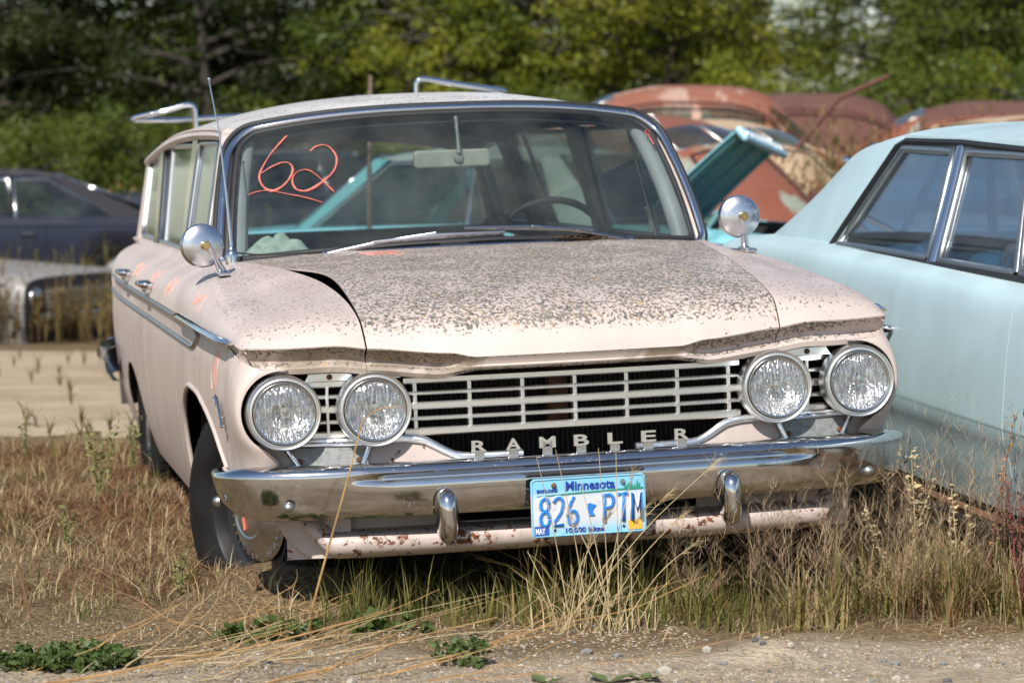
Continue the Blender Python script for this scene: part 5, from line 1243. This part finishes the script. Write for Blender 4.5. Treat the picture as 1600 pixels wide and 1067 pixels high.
fr_ = car('wrecked_car', 'cream and rust car shell with bare roof frame behind the blue sedan', (4.15, 16.6, -.12), R(14), 4.6, 1.8, cream, belt=.95, roofz=1.55, cab=(.28,.42,.66,.84), roof_m=cream, trim='rustmetal')
# rusty bar sticking out of the wreck, post beyond the wagon
x, y = wpos(1330, 21.8); zb0 = float(tz(x, y))
tag(tube('rusty_bar', [(x-.50, y, zb0+1.15), (x-.10, y, 1.2+.0180*21.8), (x+.27, y, 1.2+.0255*21.8)], [.02,.02,.017], rust2, None, 8), 'long rusty bar sticking up out of the wrecks', 'bar')
x, y = wpos(577, 16.0)
tag(tube('post', [(x, y, float(tz(x, y))-.2), (x, y, 1.0), (x+.01, y, 1.2+.0258*16.0)], [.014,.014,.012], simple('weathered_post', (.16,.12,.09), .95, 0, .4, 20), None, 8), 'weathered post standing behind the wagon roof', 'post')
# heap of scrap; small chrome caps added on it to make sun glints
hx, hy = wpos(1338, 15.6)
hv = []
for i in range(44):
    z = rng.uniform(-.1, 1.02); k = 1-.55*max(0, z)
    hv.append(box_vf((hx+rng.normal(0, .17)*k, hy+.15+rng.normal(0, .15)*k, z), tuple(rng.uniform(.05, .28, 3)), Matrix.Rotation(rng.uniform(0, 3), 3, 'Z') @ Matrix.Rotation(rng.uniform(-.6, .6), 3, 'X')))
tag(M('scrap_heap', *join(*hv), rust2, None, False, 0, .008), 'heap of rusty scrap beside the turquoise car', 'scrap', kind='stuff')
for i, (u, v, r_) in enumerate(((1322,250,.022), (1346,246,.026), (1312,286,.024), (1342,292,.026), (1336,318,.034))):
    x, y = wpos(u, 15.3); z = 1.2-(v-237)/4585*15.3
    h = lathe('hub_cap', [(0,.03*r_/.06),(r_*.5,.026*r_/.06),(r_*.8,.012*r_/.06),(r_,0),(r_*.9,-.02)], (0,0,0), MT['chrome_clean'], None, (-.25+.2*rng.normal(),-1,.45+.2*rng.normal()), 20); h.location = (x, y, z)  # chrome dome added only for its glint, no wheel part
    tag(h, ['topmost left', 'topmost right', 'leftmost', 'middle right', 'large lowest'][i]+' chrome cap added as a glint on the scrap heap', 'chrome cap', 'chrome caps added as glints on the scrap heap')
# ================================================================== plants and stones
def tintmat(name, cols, rough=.8, trans=.25):
    """colour picked per blade from the mesh attribute 'tint'"""
    n = N(name); nt = n.t; at = n.node('ShaderNodeAttribute'); at.attribute_name = 'tint'
    rp = n.node('ShaderNodeValToRGB'); e = rp.color_ramp.elements
    e[0].position = 0; e[0].color = (*cols[0], 1); e[1].position = 1; e[1].color = (*cols[-1], 1)
    for i, c in enumerate(cols[1:-1]): q = e.new((i+1)/(len(cols)-1)); q.color = (*c, 1)
    n.put(rp.inputs[0], at.outputs['Fac'])
    df = n.node('ShaderNodeBsdfDiffuse'); tl = n.node('ShaderNodeBsdfTranslucent'); n.put(df.inputs[0], rp.outputs[0]); n.put(tl.inputs[0], rp.outputs[0])
    m = n.node('ShaderNodeMixShader'); m.inputs[0].default_value = trans; nt.links.new(df.outputs[0], m.inputs[1]); nt.links.new(tl.outputs[0], m.inputs[2]); nt.links.new(m.outputs[0], n.out.inputs['Surface'])
    return n.m
def blades(name, base, h, lean, width, m, label, cat, tint=None, curl=1.0, seg=3, seed=1):
    """base Nx3, h N, lean Nx2 (horizontal tip offset / height)"""
    rg = np.random.default_rng(seed); n = len(base); h = h[:, None]
    side = np.stack([-lean[:, 1], lean[:, 0]], 1); L = np.linalg.norm(side, axis=1)[:, None]; a = rg.uniform(0, 2*np.pi, n)
    side = np.where(L > 1e-3, side/np.maximum(L, 1e-3), np.stack([np.cos(a), np.sin(a)], 1)); w = width[:, None] if hasattr(width, '__len__') else np.full((n, 1), width)
    # turn blades partly edge on
    V = []
    for k in range(seg+1):
        t = k/seg; off = lean*h*(t**(1+curl)); z = h*(t-.30*t*t*np.clip(np.linalg.norm(lean, axis=1)[:, None], 0, 1.2))
        c = np.concatenate([base[:, :2]+off, base[:, 2:]+z], 1); s = np.concatenate([side*w*(1-t**1.5)*.5, np.zeros((n, 1))], 1)
        if k < seg: V += [c-s, c+s]
        else: V += [c]
    P = 2*seg+1; v = np.stack(V, 1).reshape(-1, 3); o = np.arange(n)*P; F4 = np.concatenate([np.stack([o+2*k, o+2*k+1, o+2*k+3, o+2*k+2], 1) for k in range(seg-1)])
    F3 = np.stack([o+2*(seg-1), o+2*(seg-1)+1, o+2*seg], 1)
    me = bpy.data.meshes.new(name); me.vertices.add(len(v)); me.vertices.foreach_set('co', v.astype(np.float32).ravel())
    lo = np.concatenate([F4.ravel(), F3.ravel()]).astype(np.int32); me.loops.add(len(lo)); me.loops.foreach_set('vertex_index', lo)
    st = np.concatenate([np.arange(len(F4))*4, len(F4)*4+np.arange(len(F3))*3]).astype(np.int32); me.polygons.add(len(st)); me.polygons.foreach_set('loop_start', st)
    me.update(calc_edges=True); t_ = rg.random(n) if tint is None else tint
    at = me.attributes.new('tint', 'FLOAT', 'POINT'); at.data.foreach_set('value', np.repeat(t_, P).astype(np.float32))
    me.materials.append(m); ob = link(bpy.data.objects.new(name, me)); tag(ob, label, cat, kind='stuff'); return ob
def under_car(x, y):
    c, s = math.cos(.2016), math.sin(.2016); dx, dy = x-.2033, y-7.5753; cx, cy = c*dx+s*dy, -s*dx+c*dy
    return (np.abs(cx) < .80) & (cy > .30) & (cy < 4.7)
def under_blue(x, y):
    d = (x-org.x)*dv.x+(y-org.y)*dv.y; o = (x-org.x)*nrm.x+(y-org.y)*nrm.y
    return (np.abs(o) < .84) & (d > 0) & (d < 4.8)
def scatter(n, x0, x1, y0, y1, dens, seed):
    rg = np.random.default_rng(seed); x = rg.uniform(x0, x1, n); y = rg.uniform(y0, y1, n); k = (rg.random(n) < dens(x, y)) & ~under_car(x, y) & ~under_blue(x, y)
    x, y = x[k], y[k]; return np.stack([x, y, tz(x, y)-.005], 1), rg
dry = tintmat('dry_grass', [(.17,.11,.06),(.36,.26,.14),(.48,.38,.22),(.24,.21,.09),(.56,.47,.31),(.30,.19,.10)])
redg = tintmat('red_brown_grass', [(.11,.045,.03),(.22,.10,.055),(.30,.17,.09),(.16,.075,.04)])
grn = tintmat('olive_grass', [(.10,.11,.03),(.17,.17,.05),(.30,.25,.10),(.13,.15,.04)], trans=.35)
def gravelzone(x, y): return sm((7.55-y)/.35)*sm((x+.5)/.5)        # stony strip at the lower right
# low dry turf
d1 = lambda x, y: np.clip((.12+.9*nz2(x, y, 1.1, 21))*(1-.93*gravelzone(x, y))*(1-.8*sm((7.45-y)/.5)*(x < -.2)), 0, 1)*(.35+.65*sm(nz2(x, y, 3, 22)*2.2-.5))
b, rg = scatter(95000, -3.2, 2.6, 6.35, 12.3, d1, 31)
n = len(b); hh = rg.uniform(.015, .055, n)*(1+.6*sm((b[:, 1]-7.6)/2)); ln = rg.normal(0, .95, (n, 2))
blades('dry_grass', b, hh, ln, .0035, dry, 'short dry straw-coloured grass covering the ground round the wagon', 'grass', seed=3)
# fallen straw lying flat
b, rg = scatter(30000, -3.2, 2.6, 6.35, 11.5, lambda x, y: .75-.55*gravelzone(x, y), 32)
n = len(b); b[:, 2] += rg.uniform(.004, .02, n); hh = rg.uniform(.02, .03, n); a = rg.uniform(0, 6.283, n); ln = np.stack([np.cos(a), np.sin(a)], 1)*rg.uniform(2, 5, n)[:, None]
blades('fallen_straw', b, hh*.6, ln, .0028, dry, 'fallen dry straw lying flat on the ground', 'straw', seed=4, curl=.2, seg=2)
# red-brown crabgrass mats on the left
d2 = lambda x, y: sm((-.55-x)/.5)*sm((y-7.7)/.6)*sm(nz2(x, y, .9, 23)*3-1.1)
b, rg = scatter(60000, -3.4, -.3, 7.5, 12.0, d2, 33); n = len(b)
blades('red_brown_grass', b, rg.uniform(.02, .075, n), rg.normal(0, 1.5, (n, 2)), .0035, redg, 'red-brown matted grass left of the wagon', 'grass', seed=5)
# straw tufts, mid height, left and beside the car
def tufts(name, spots, per, h0, h1, spread, m, label, width=.004, seed=6, r=.04, cat='grass'):
    rg = np.random.default_rng(seed); B, H, Ln, Tn = [], [], [], []
    for x, y in spots:
        k = int(per*rg.uniform(.6, 1.4)); a = rg.uniform(0, 6.283, k); q = r*rg.random(k)**.5
        px, py = x+q*np.cos(a), y+q*np.sin(a); B.append(np.stack([px, py, tz(px, py)-.005], 1)); sz = rg.uniform(.7, 1.15)
        H.append(rg.uniform(h0, h1, k)*sz); Ln.append(np.stack([np.cos(a), np.sin(a)], 1)*(rg.random(k)*spread)[:, None]+rg.normal(0, .12, (k, 2)))
        Tn.append(np.clip(rg.random()+rg.normal(0, .16, k), 0, 1))
    H = np.concatenate(H); W_ = width*rg.uniform(.5, 1.7, len(H))
    return blades(name, np.concatenate(B), H, np.concatenate(Ln), W_, m, label, cat, np.concatenate(Tn), seed=seed)
def pts(n, x0, x1, y0, y1, dens, seed): return [tuple(p[:2]) for p in scatter(n, x0, x1, y0, y1, dens, seed)[0]]
tufts('straw_tufts', pts(620, -3.2, -.45, 7.3, 12.2, lambda x, y: .12+.75*sm(nz2(x, y, 1.3, 25)*2-.5), 41), 16, .03, .13, 1.7, dry, 'straw-coloured tufts scattered left of the wagon', seed=7)
tufts('olive_tufts', pts(230, -3.2, -.3, 7.0, 12.0, lambda x, y: .2+.8*sm(nz2(x, y, 1.0, 26)*2.4-.9), 42), 12, .04, .15, .9, grn, 'thin olive weeds scattered left of the wagon', seed=8)
# tall grass in front of the right half of the bumper and between the cars
tall = pts(250, -.05, 1.75, 7.32, 7.80, lambda x, y: (sm((x+.05)/.6)*.75+.25)*sm((y-7.22-.26*nz2(x, y, 3, 9)-.10*(x<.5))/.15)*sm(nz2(x, y, 4.5, 19)*3-.5), 43)
tall += pts(240, 1.0, 1.9, 7.5, 9.2, lambda x, y: np.ones_like(x), 44)
tufts('tall_grass', tall, 12, .06, .26, 1.3, tintmat('tall_dry_grass', [(.42,.30,.14),(.22,.20,.06),(.52,.41,.22),(.15,.18,.045),(.34,.19,.10),(.46,.36,.18)], trans=.35), 'tall half-green grass in front of the right end of the bumper', .0065, 9)
tufts('undercar_grass', pts(170, -.55, .75, 7.38, 7.95, lambda x, y: np.full_like(x, .8), 45), 13, .05, .20, .8, grn, 'dark green grass growing under the bumper', .004, 10)
# purple-brown seed haze: very fine panicle branches
rg = np.random.default_rng(77); B, H, Ln = [], [], []
for x, y in pts(260, .35, 1.75, 7.30, 7.74, lambda x, y: sm((x-.3)/.5), 46)+pts(110, 1.0, 1.7, 7.4, 8.8, lambda x, y: np.ones_like(x), 47):
    top = rg.uniform(.14, .45)*(.75+.65*min(1.1, max(0, x-.3))); tx, ty = rg.normal(0, .10, 2)
    k = 30; q = rg.random(k); a = rg.uniform(0, 6.283, k)
    z0 = float(tz(x, y)); B.append(np.stack([x+tx*q, y+ty*q, z0+top*(.45+.55*q)], 1)); H.append(rg.uniform(.03, .09, k)*(1.15-.6*q)); Ln.append(np.stack([np.cos(a), np.sin(a)], 1)*rg.uniform(.5, 1.8, k)[:, None])
    B.append(np.array([[x, y, z0]])); H.append(np.array([top])); Ln.append(np.array([[tx/top*.9, ty/top*.9]]))
blades('seed_haze', np.concatenate(B), np.concatenate(H), np.concatenate(Ln), .0011, tintmat('seed_haze', [(.26,.17,.10),(.40,.28,.17),(.54,.43,.28),(.22,.12,.10)]), 'airy brown seed heads hanging over the right end of the bumper', 'grass', seed=12, curl=.4, seg=2)
# pale bunch with feathery heads near the plate
def ray_pt(u, v, d):
    x = (u-800)/4585; z = -(v-533.5)/4585; c, s = math.cos(R(3.704)), math.sin(R(3.704)); f = Vector((x, c+s*z, -s+c*z)); return Vector((0,0,1.2))+f*(d/f.y)
straw_m = simple('pale_straw', (.46,.36,.20), .8, 0, .2, 20); orange_m = simple('orange_straw', (.40,.235,.095), .7, 0, .25, 20); green_m = simple('green_stem', (.26,.27,.09), .8, 0, .25, 20)
rg = np.random.default_rng(5)
bx, by = .215, 7.30
bun = empty('foxtail_grass', (bx, by, float(tz(bx, by)))); tag(bun, 'pale dry foxtail grass bunch standing before the licence plate', 'grass')
heads = [(838,712,.0),(868,702,.0),(962,690,.0),(935,700,.04),(905,745,.02),(990,735,.0),(1010,790,0),(1045,770,.0),(955,800,0),(890,800,.02),(1070,800,.0),(925,830,.02),(985,860,0),(1090,845,0),(1120,720,.05)]
fv = []; sv = []
for i, (u, v, dd) in enumerate(heads):
    tip = ray_pt(u, v, by-.03+rg.normal(0, .04))-bun.location; b0 = Vector((rg.normal(0, .05), rg.normal(0, .03), 0)); mid = (b0+tip)/2+Vector((0,0,.03))
    tube('stem', spline([b0, mid, tip], 5), list(np.linspace(.0016, .0008, 11)), straw_m, bun, 5)
    dr = (tip-mid).normalized(); h = []
    for k in range(46):
        q = rg.random(); p = tip-dr*.05*q; w = (dr*1.2+Vector(rg.normal(0, .55, 3))).normalized()*rg.uniform(.025, .05); sd = w.orthogonal().normalized()*.0005
        h.append(([tuple(p-sd), tuple(p+sd), tuple(p+w)], [(0,1,2)]))
    if i > 4: M('seed_head', *join(*h), straw_m, bun, False)
bb = []
for i in range(70):
    a = rg.uniform(0, 6.283); l = rg.uniform(.04, .19)*(1.3 if rg.random() < .3 else 1); e = rg.uniform(.1, .9); p0 = Vector((rg.normal(0, .08), rg.normal(0, .05), 0)); p1 = p0+Vector((math.cos(a)*l*e, math.sin(a)*l*e, l*(1-.4*e)))
    bb.append(tube_vf([p0, (p0+p1)/2+Vector((0,0,.02)), p1], [.0015,.0012,.0005], 3, 1, (0,0,1), False))
M('basal_blades', *join(*bb), straw_m, bun, False)
# bent dry orange stalks, lower left
st = []
def stalk(pix, r0, r1, m, label, group='dry orange stalks lying before the wagon', cat='stalk'):
    P = [ray_pt(u, v, d) for u, v, d in pix]
    P = [Vector((p.x, p.y, max(p.z, float(tz(p.x, p.y))+.004))) for p in P]
    s = spline(P, 6); o = tube('dry_stalk', s, list(np.linspace(r0, r1, len(s))), m, None, 6); tag(o, label, cat, group); return o
def gd(v, z=.0): return (1.2-z)*4585/(v-237) if v > 240 else 9
stalk([(483,985,7.08),(492,935,7.02),(512,860,7.0),(540,760,6.98),(566,660,6.96)], .0034, .0018, orange_m, 'tall orange stalk rising across the inner left headlight')
stalk([(566,660,6.96),(590,640,6.95),(632,634,6.94)], .0018, .0006, orange_m, 'bent tip of the tall orange stalk against the inner headlight')
def lowstalk(x0, y0, x1, y1, hgt, r, label, m=orange_m):
    P = []
    for t in np.linspace(0, 1, 6):
        x, y = x0+(x1-x0)*t+rg.normal(0, .012), y0+(y1-y0)*t+rg.normal(0, .012); P.append((x, y, float(tz(x, y))+.006+hgt*t**1.4*(1-.15*t)+abs(rg.normal(0, .005))))
    s = spline(P, 5); o = tube('dry_stalk', s, list(np.linspace(r, r*.35, len(s))), m, None, 5); tag(o, label, 'stalk', 'dry orange stalks lying before the wagon'); return o
lowstalk(-1.10, 6.50, -.30, 7.00, .10, .0042, 'thickest orange stalk sloping up from the bottom left corner')
lowstalk(-.60, 6.46, -.05, 6.98, .10, .0045, 'thick orange stalk rising from the bottom edge towards the wheel')
lowstalk(-.28, 6.62, .12, 7.02, .10, .0032, 'orange stalk leaning right under the valance')
for i in range(44):
    x0 = rg.uniform(-1.15, -.10); y0 = rg.uniform(6.45, 7.05); a = rg.normal(.75, .45); l = rg.uniform(.30, .85)
    lowstalk(x0, y0, x0+l*math.cos(a)*.95, y0+l*math.sin(a)*.55, rg.uniform(.02, .22), rg.uniform(.0009, .0020), 'thin dry orange stalk tangled on the ground before the front wheel', orange_m if i % 3 else straw_m)
for i in range(16):    # twiggy tangle right at the tyre
    x0 = rg.uniform(-.85, -.45); y0 = rg.uniform(7.2, 7.55); a = rg.uniform(-.6, 3.6); l = rg.uniform(.10, .32)
    lowstalk(x0, y0, x0+l*math.cos(a), y0-.05*rg.random(), rg.uniform(.05, .2), .0014, 'thin dry twig in the tangle against the front tyre', orange_m)
stalk([(140,985,6.9),(125,955,6.9),(95,880,6.88),(50,725,6.86)][::-1][::-1] and [(48,965,6.75),(40,930,6.74),(28,880,6.73),(18,838,6.72)], .0035, .0022, simple('brown_stalk', (.20,.11,.05), .8), 'short brown stalk standing at the lower left edge')
# leafy and spiky weeds
def weed(x, y, h, n, m, label, group, leafm=None, spike=False, name='weed', seed=0):
    rg = np.random.default_rng(900+seed); w = empty(name, (x, y, float(tz(x, y)))); tag(w, label, 'weed', group); lf = []
    for i in range(n):
        a = rg.uniform(0, 6.283); e = rg.uniform(.05, .32); tip = Vector((math.cos(a)*e*h, math.sin(a)*e*h, h*rg.uniform(.7, 1.0))); mid = tip*.5+Vector((0,0,.06*h))
        s = spline([(0,0,-.01), mid, tip], 8); tube('stem', s, list(np.linspace(.0026, .0010, len(s))), m, w, 5)
        for p in s[3:]:
            for q in range(7 if spike else 2):
                d = Vector(rg.normal(0, 1, 3)); d.z = abs(d.z)*.6; d.normalize(); l = rg.uniform(.006, .012) if spike else rg.uniform(.010, .024)*(h/.4+.4)
                c = Vector(p)+Vector(rg.normal(0, .006, 3)); sd = d.orthogonal().normalized()*l*(.35 if spike else .24); lf.append(([tuple(c), tuple(c+d*l*.5+sd), tuple(c+d*l), tuple(c+d*l*.5-sd)], [(0,1,2,3)]))
    M('seed_spike' if spike else 'foliage', *join(*lf), leafm or m, w, False)['kind'] = 'stuff'; return w
wg = simple('weed_green', (.15,.16,.05), .8, 0, .3, 20); wr_ = simple('dock_red', (.16,.05,.04), .85, 0, .3, 20); wb_ = simple('seed_brown', (.30,.17,.07), .85, 0, .3, 20)
weed(1.35, 8.15, .55, 2, wr_, 'red seed spike weed before the blue sedan rocker', 'seed spikes by the blue sedan', wr_, True, seed=1); weed(1.30, 7.72, .48, 3, wr_, 'dark red spiky weed nearest the bumper end', 'seed spikes by the blue sedan', wr_, True, seed=2)
weed(1.22, 7.55, .58, 1, wr_, 'tall brown seed stalk against the blue door', 'seed spikes by the blue sedan', wb_, True, seed=3); weed(1.30, 7.45, .42, 3, wr_, 'reddish stemmed weed at the right edge', 'seed spikes by the blue sedan', wr_, True, seed=4)
for i, (u, v, h, nn) in enumerate(((150,790,.30,4),(205,740,.24,3),(40,720,.20,3),(240,700,.30,3),(100,850,.16,3),(275,930,.12,4),(330,800,.14,3))):
    d = gd(v); x, y = wpos(u, d); weed(x, y, h, nn, wg, 'thin green ragweed '+['left of the wagon, tallest of its row','beside the rocker panel','near the left edge','by the rear wheel','low on the gravel','before the front tyre','beside the front tyre'][i], 'ragweed left of the wagon', wg, seed=20+i)
# broad low green plants
gl_ = leafmat('clover_leaf', (.050,.090,.022), (.085,.13,.035), (.13,.16,.045))
def patch(x, y, rx_, ry_, n, h, label, seed, size=.012):
    rg = np.random.default_rng(seed); a = rg.uniform(0, 6.283, n); q = rg.random(n)**.5; px, py = x+rx_*q*np.cos(a), y+ry_*q*np.sin(a); C = [(np.array([px[i], py[i], float(tz(px[i], py[i]))+h*rg.random()]), .02, 9) for i in range(n)]
    v, f = leaves_vf(C, 0, rg, size); o = big('ground_cover', v, f, gl_); tag(o, label, 'ground cover', kind='stuff')
patch(-1.06, 6.86, .17, .12, 230, .035, 'dark green clover patch at the lower left edge', 61); patch(-.60, 7.25, .14, .07, 26, .05, 'green leaves below the front wheel', 62, .014); patch(-.30, 7.32, .12, .06, 22, .05, 'small green plants under the left of the bumper', 63, .014); patch(-.12, 6.82, .06, .05, 26, .06, 'sparse green weed on the gravel at centre', 64, .011)
for i, (x, y, a) in enumerate(((.22,6.60,.3),(.075,6.57,2.2),(.30,6.63,1.2))):
    v = []; 
    for k in range(3):
        an = a+k*2.1; d = Vector((math.cos(an), math.sin(an), .45)); l = rg.uniform(.04, .07); sd = Vector((-d.y, d.x, 0))*.3
        v.append(([(0,0,0), tuple(d*l*.4+sd*l), tuple(d*l+Vector((0,0,-.01))), tuple(d*l*.4-sd*l)], [(0,1,2,3)]))
    o = M('broad_leaf_weed', *join(*v), simple('broad_leaf_%d' % i, (.10,.13,.045), .7, 0, .3, 20), None, False, .001); o.location = (x, y, float(tz(x, y))); tag(o, ['broad leaved weed on the gravel below the foxtail bunch', 'pale oval leaf weed left of the foxtail bunch', 'curled dry leaf on the gravel'][i], 'weed')
# ---- stones
def stone_mesh(seed):
    rg = np.random.default_rng(seed); bm = bmesh.new(); bmesh.ops.create_icosphere(bm, subdivisions=1, radius=1); k = rg.uniform(.6, 1.2, 3)*np.array([1.1, 1, .65])
    for v in bm.verts: v.co = Vector((v.co.x*k[0], v.co.y*k[1], v.co.z*k[2]))*rg.uniform(.82, 1.15)
    me = bpy.data.meshes.new('stone'); bm.to_mesh(me); bm.free(); return me
def stmat(n_, c): return simple(n_, c, .85, 0, .25, 30, .5, 120)
SMs = [stmat('stone_tan', (.36,.28,.20)), stmat('stone_grey', (.25,.245,.24)), stmat('stone_pale', (.46,.41,.34)), stmat('stone_dark', (.11,.11,.12))]
sme = []
for i in range(8):
    me = stone_mesh(i); me.materials.append(SMs[[0,1,2,0,2,1,0,3][i]]); sme.append(me)
rg = np.random.default_rng(8); cnt = 0
for i in range(150):
    if i < 100: x, y = rg.uniform(.1, 1.6), rg.uniform(6.5, 6.98)
    else: x, y = rg.uniform(-1.25, -.3), rg.uniform(6.5, 7.15)
    s = rg.uniform(.005, .012)*(1 if rg.random() < .88 else 1.5)
    o = link(bpy.data.objects.new('stone', sme[int(rg.integers(0, 8))])); o.location = (x, y, float(tz(x, y))+s*.25); o.scale = (s, s, s); o.rotation_euler = (0, 0, rg.uniform(0, 6.3))
    tag(o, 'small stone lying on the gravel at the lower right' if i < 100 else 'small stone lying among straw at the lower left', 'stone', 'stones in the gravel at the right' if i < 100 else 'stones in the straw at the left')
# fine gravel as one mass
bm0 = sme[0]; ico = np.array([v.co for v in bm0.vertices]); tri = np.array([p.vertices[:] for p in bm0.polygons])
def gravel(n, x0, x1, y0, y1, s0, s1, dens, m, label, seed):
    b, rg = scatter(n, x0, x1, y0, y1, dens, seed); k = len(b); s = rg.uniform(s0, s1, k)[:, None, None]; a = rg.uniform(0, 6.283, k); c, sn = np.cos(a), np.sin(a)
    q = ico[None]*s*rg.uniform(.7, 1.3, (k, 1, 3)); qx = q[..., 0]*c[:, None]-q[..., 1]*sn[:, None]; qy = q[..., 0]*sn[:, None]+q[..., 1]*c[:, None]
    v = np.stack([qx+b[:, :1], qy+b[:, 1:2], q[..., 2]+b[:, 2:]+.005], -1).reshape(-1, 3); f = (tri[None]+(np.arange(k)*len(ico))[:, None, None]).reshape(-1, 3)
    o = big('gravel', v, f, m); tag(o, label, 'gravel', kind='stuff')
gdens = lambda x, y: np.clip(.16+.95*gravelzone(x, y)+.55*sm((7.1-y)/.4)*(x < -.2), 0, 1)*sm(nz2(x, y, 5, 51)*2.6-.5)
for i, (m, nn) in enumerate(((SMs[0], 9000), (SMs[1], 2600), (SMs[2], 2000))): gravel(nn, -1.6, 2.0, 6.35, 7.6, .0018, .0065, gdens, m, ['tan', 'grey', 'pale'][i]+' fine gravel strewn over the foreground soil', 70+i)
# ---- weeds round the back rows
wd = tintmat('dry_weeds', [(.16,.12,.05),(.24,.18,.08),(.12,.12,.035),(.30,.21,.10),(.15,.085,.05)], trans=.3)
def weedmass(name, x0, x1, y0, y1, n, per, h0, h1, label, seed, m=wd, width=.010, leafn=5):
    rg = np.random.default_rng(seed); B, H, Ln = [], [], []
    for i in range(n):
        x, y = rg.uniform(x0, x1), rg.uniform(y0, y1); z = float(tz(x, y)); h = rg.uniform(h0, h1)
        for s in range(per):
            a = rg.uniform(0, 6.283); l = np.array([math.cos(a), math.sin(a)])*rg.uniform(.05, .4); B.append([[x, y, z]]); H.append([h*rg.uniform(.6, 1)]); Ln.append([l])
            q = rg.uniform(.3, 1.0, leafn); aa = rg.uniform(0, 6.283, leafn); hh_ = H[-1][0]
            B.append(np.stack([x+l[0]*hh_*q**2, y+l[1]*hh_*q**2, z+hh_*q*.95], 1)); H.append(rg.uniform(.05, .13, leafn)); Ln.append(np.stack([np.cos(aa), np.sin(aa)], 1)*rg.uniform(.4, 1.3, leafn)[:, None])
    return blades(name, np.concatenate([np.array(b) for b in B]), np.concatenate([np.array(b) for b in H]), np.concatenate([np.array(b) for b in Ln]), width, m, label, 'weeds', seed=seed)
weedmass('weeds', -5.2, -2.4, 22.5, 23.5, 260, 5, .25, .75, 'brown weeds round the grey wreck beyond the road', 81)
weedmass('weeds', -4.2, -2.6, 23.6, 25.6, 60, 5, .5, .9, 'green weeds between the grey wreck and the dark coupe', 82, tintmat('mid_weeds', [(.12,.13,.035),(.20,.18,.06),(.26,.19,.08)], trans=.35))
weedmass('weeds', 1.0, 2.2, 12.6, 14.0, 90, 5, .35, .75, 'olive weeds between the turquoise car and the blue sedan', 83, tintmat('olive_weeds', [(.14,.14,.04),(.22,.19,.07),(.28,.21,.09)], trans=.35))
weedmass('weeds', 1.6, 4.2, 19.5, 24.5, 330, 5, .9, 1.75, 'tall brown weeds standing between the wrecks', 84, width=.016, leafn=8)
weedmass('weeds', 1.0, 2.4, 19.0, 21.5, 46, 4, 1.2, 1.9, 'thin tall thistles before the pink and rust wreck', 85, width=.012, leafn=7)
weedmass('weeds', -8, -3.6, 31, 39, 420, 5, .6, 1.3, 'rusty brown weeds along the foot of the wood at the left', 86, tintmat('rusty_weeds', [(.20,.12,.05),(.30,.19,.07),(.20,.18,.05)], trans=.3), width=.03, leafn=6)
weedmass('weeds', -3.6, 8, 30, 38, 420, 5, .6, 1.2, 'olive brown weeds along the foot of the wood', 87, width=.03, leafn=6)

for i, (x, y, h) in enumerate(((1.02,7.72,.34),(1.10,7.90,.42),(1.06,8.10,.38),(1.20,7.80,.30))):
    weed(x, y, h, 2, straw_m, ['dry straw weed at the bumper end','tall straw weed between the bumper and the blue sedan','straw weed behind the bumper end','short straw weed near the blue rocker'][i], 'straw weeds between the cars', straw_m, i % 2 == 0, seed=60+i)

gravel(2600, -9, -1.2, 12.3, 22.0, .006, .028, lambda x, y: sm(nz2(x, y, .8, 91)*2.4-.6), SMs[0], 'loose tan stones scattered on the sandy road', 92)
weedmass('weeds', -6.5, -1.6, 12.2, 13.0, 60, 4, .03, .10, 'sparse low weeds along the near edge of the sandy road', 88, width=.006, leafn=3)
weedmass('weeds', -7.5, -2.0, 14.0, 21.5, 70, 3, .02, .07, 'tiny scattered weeds on the sandy road', 89, width=.008, leafn=3)
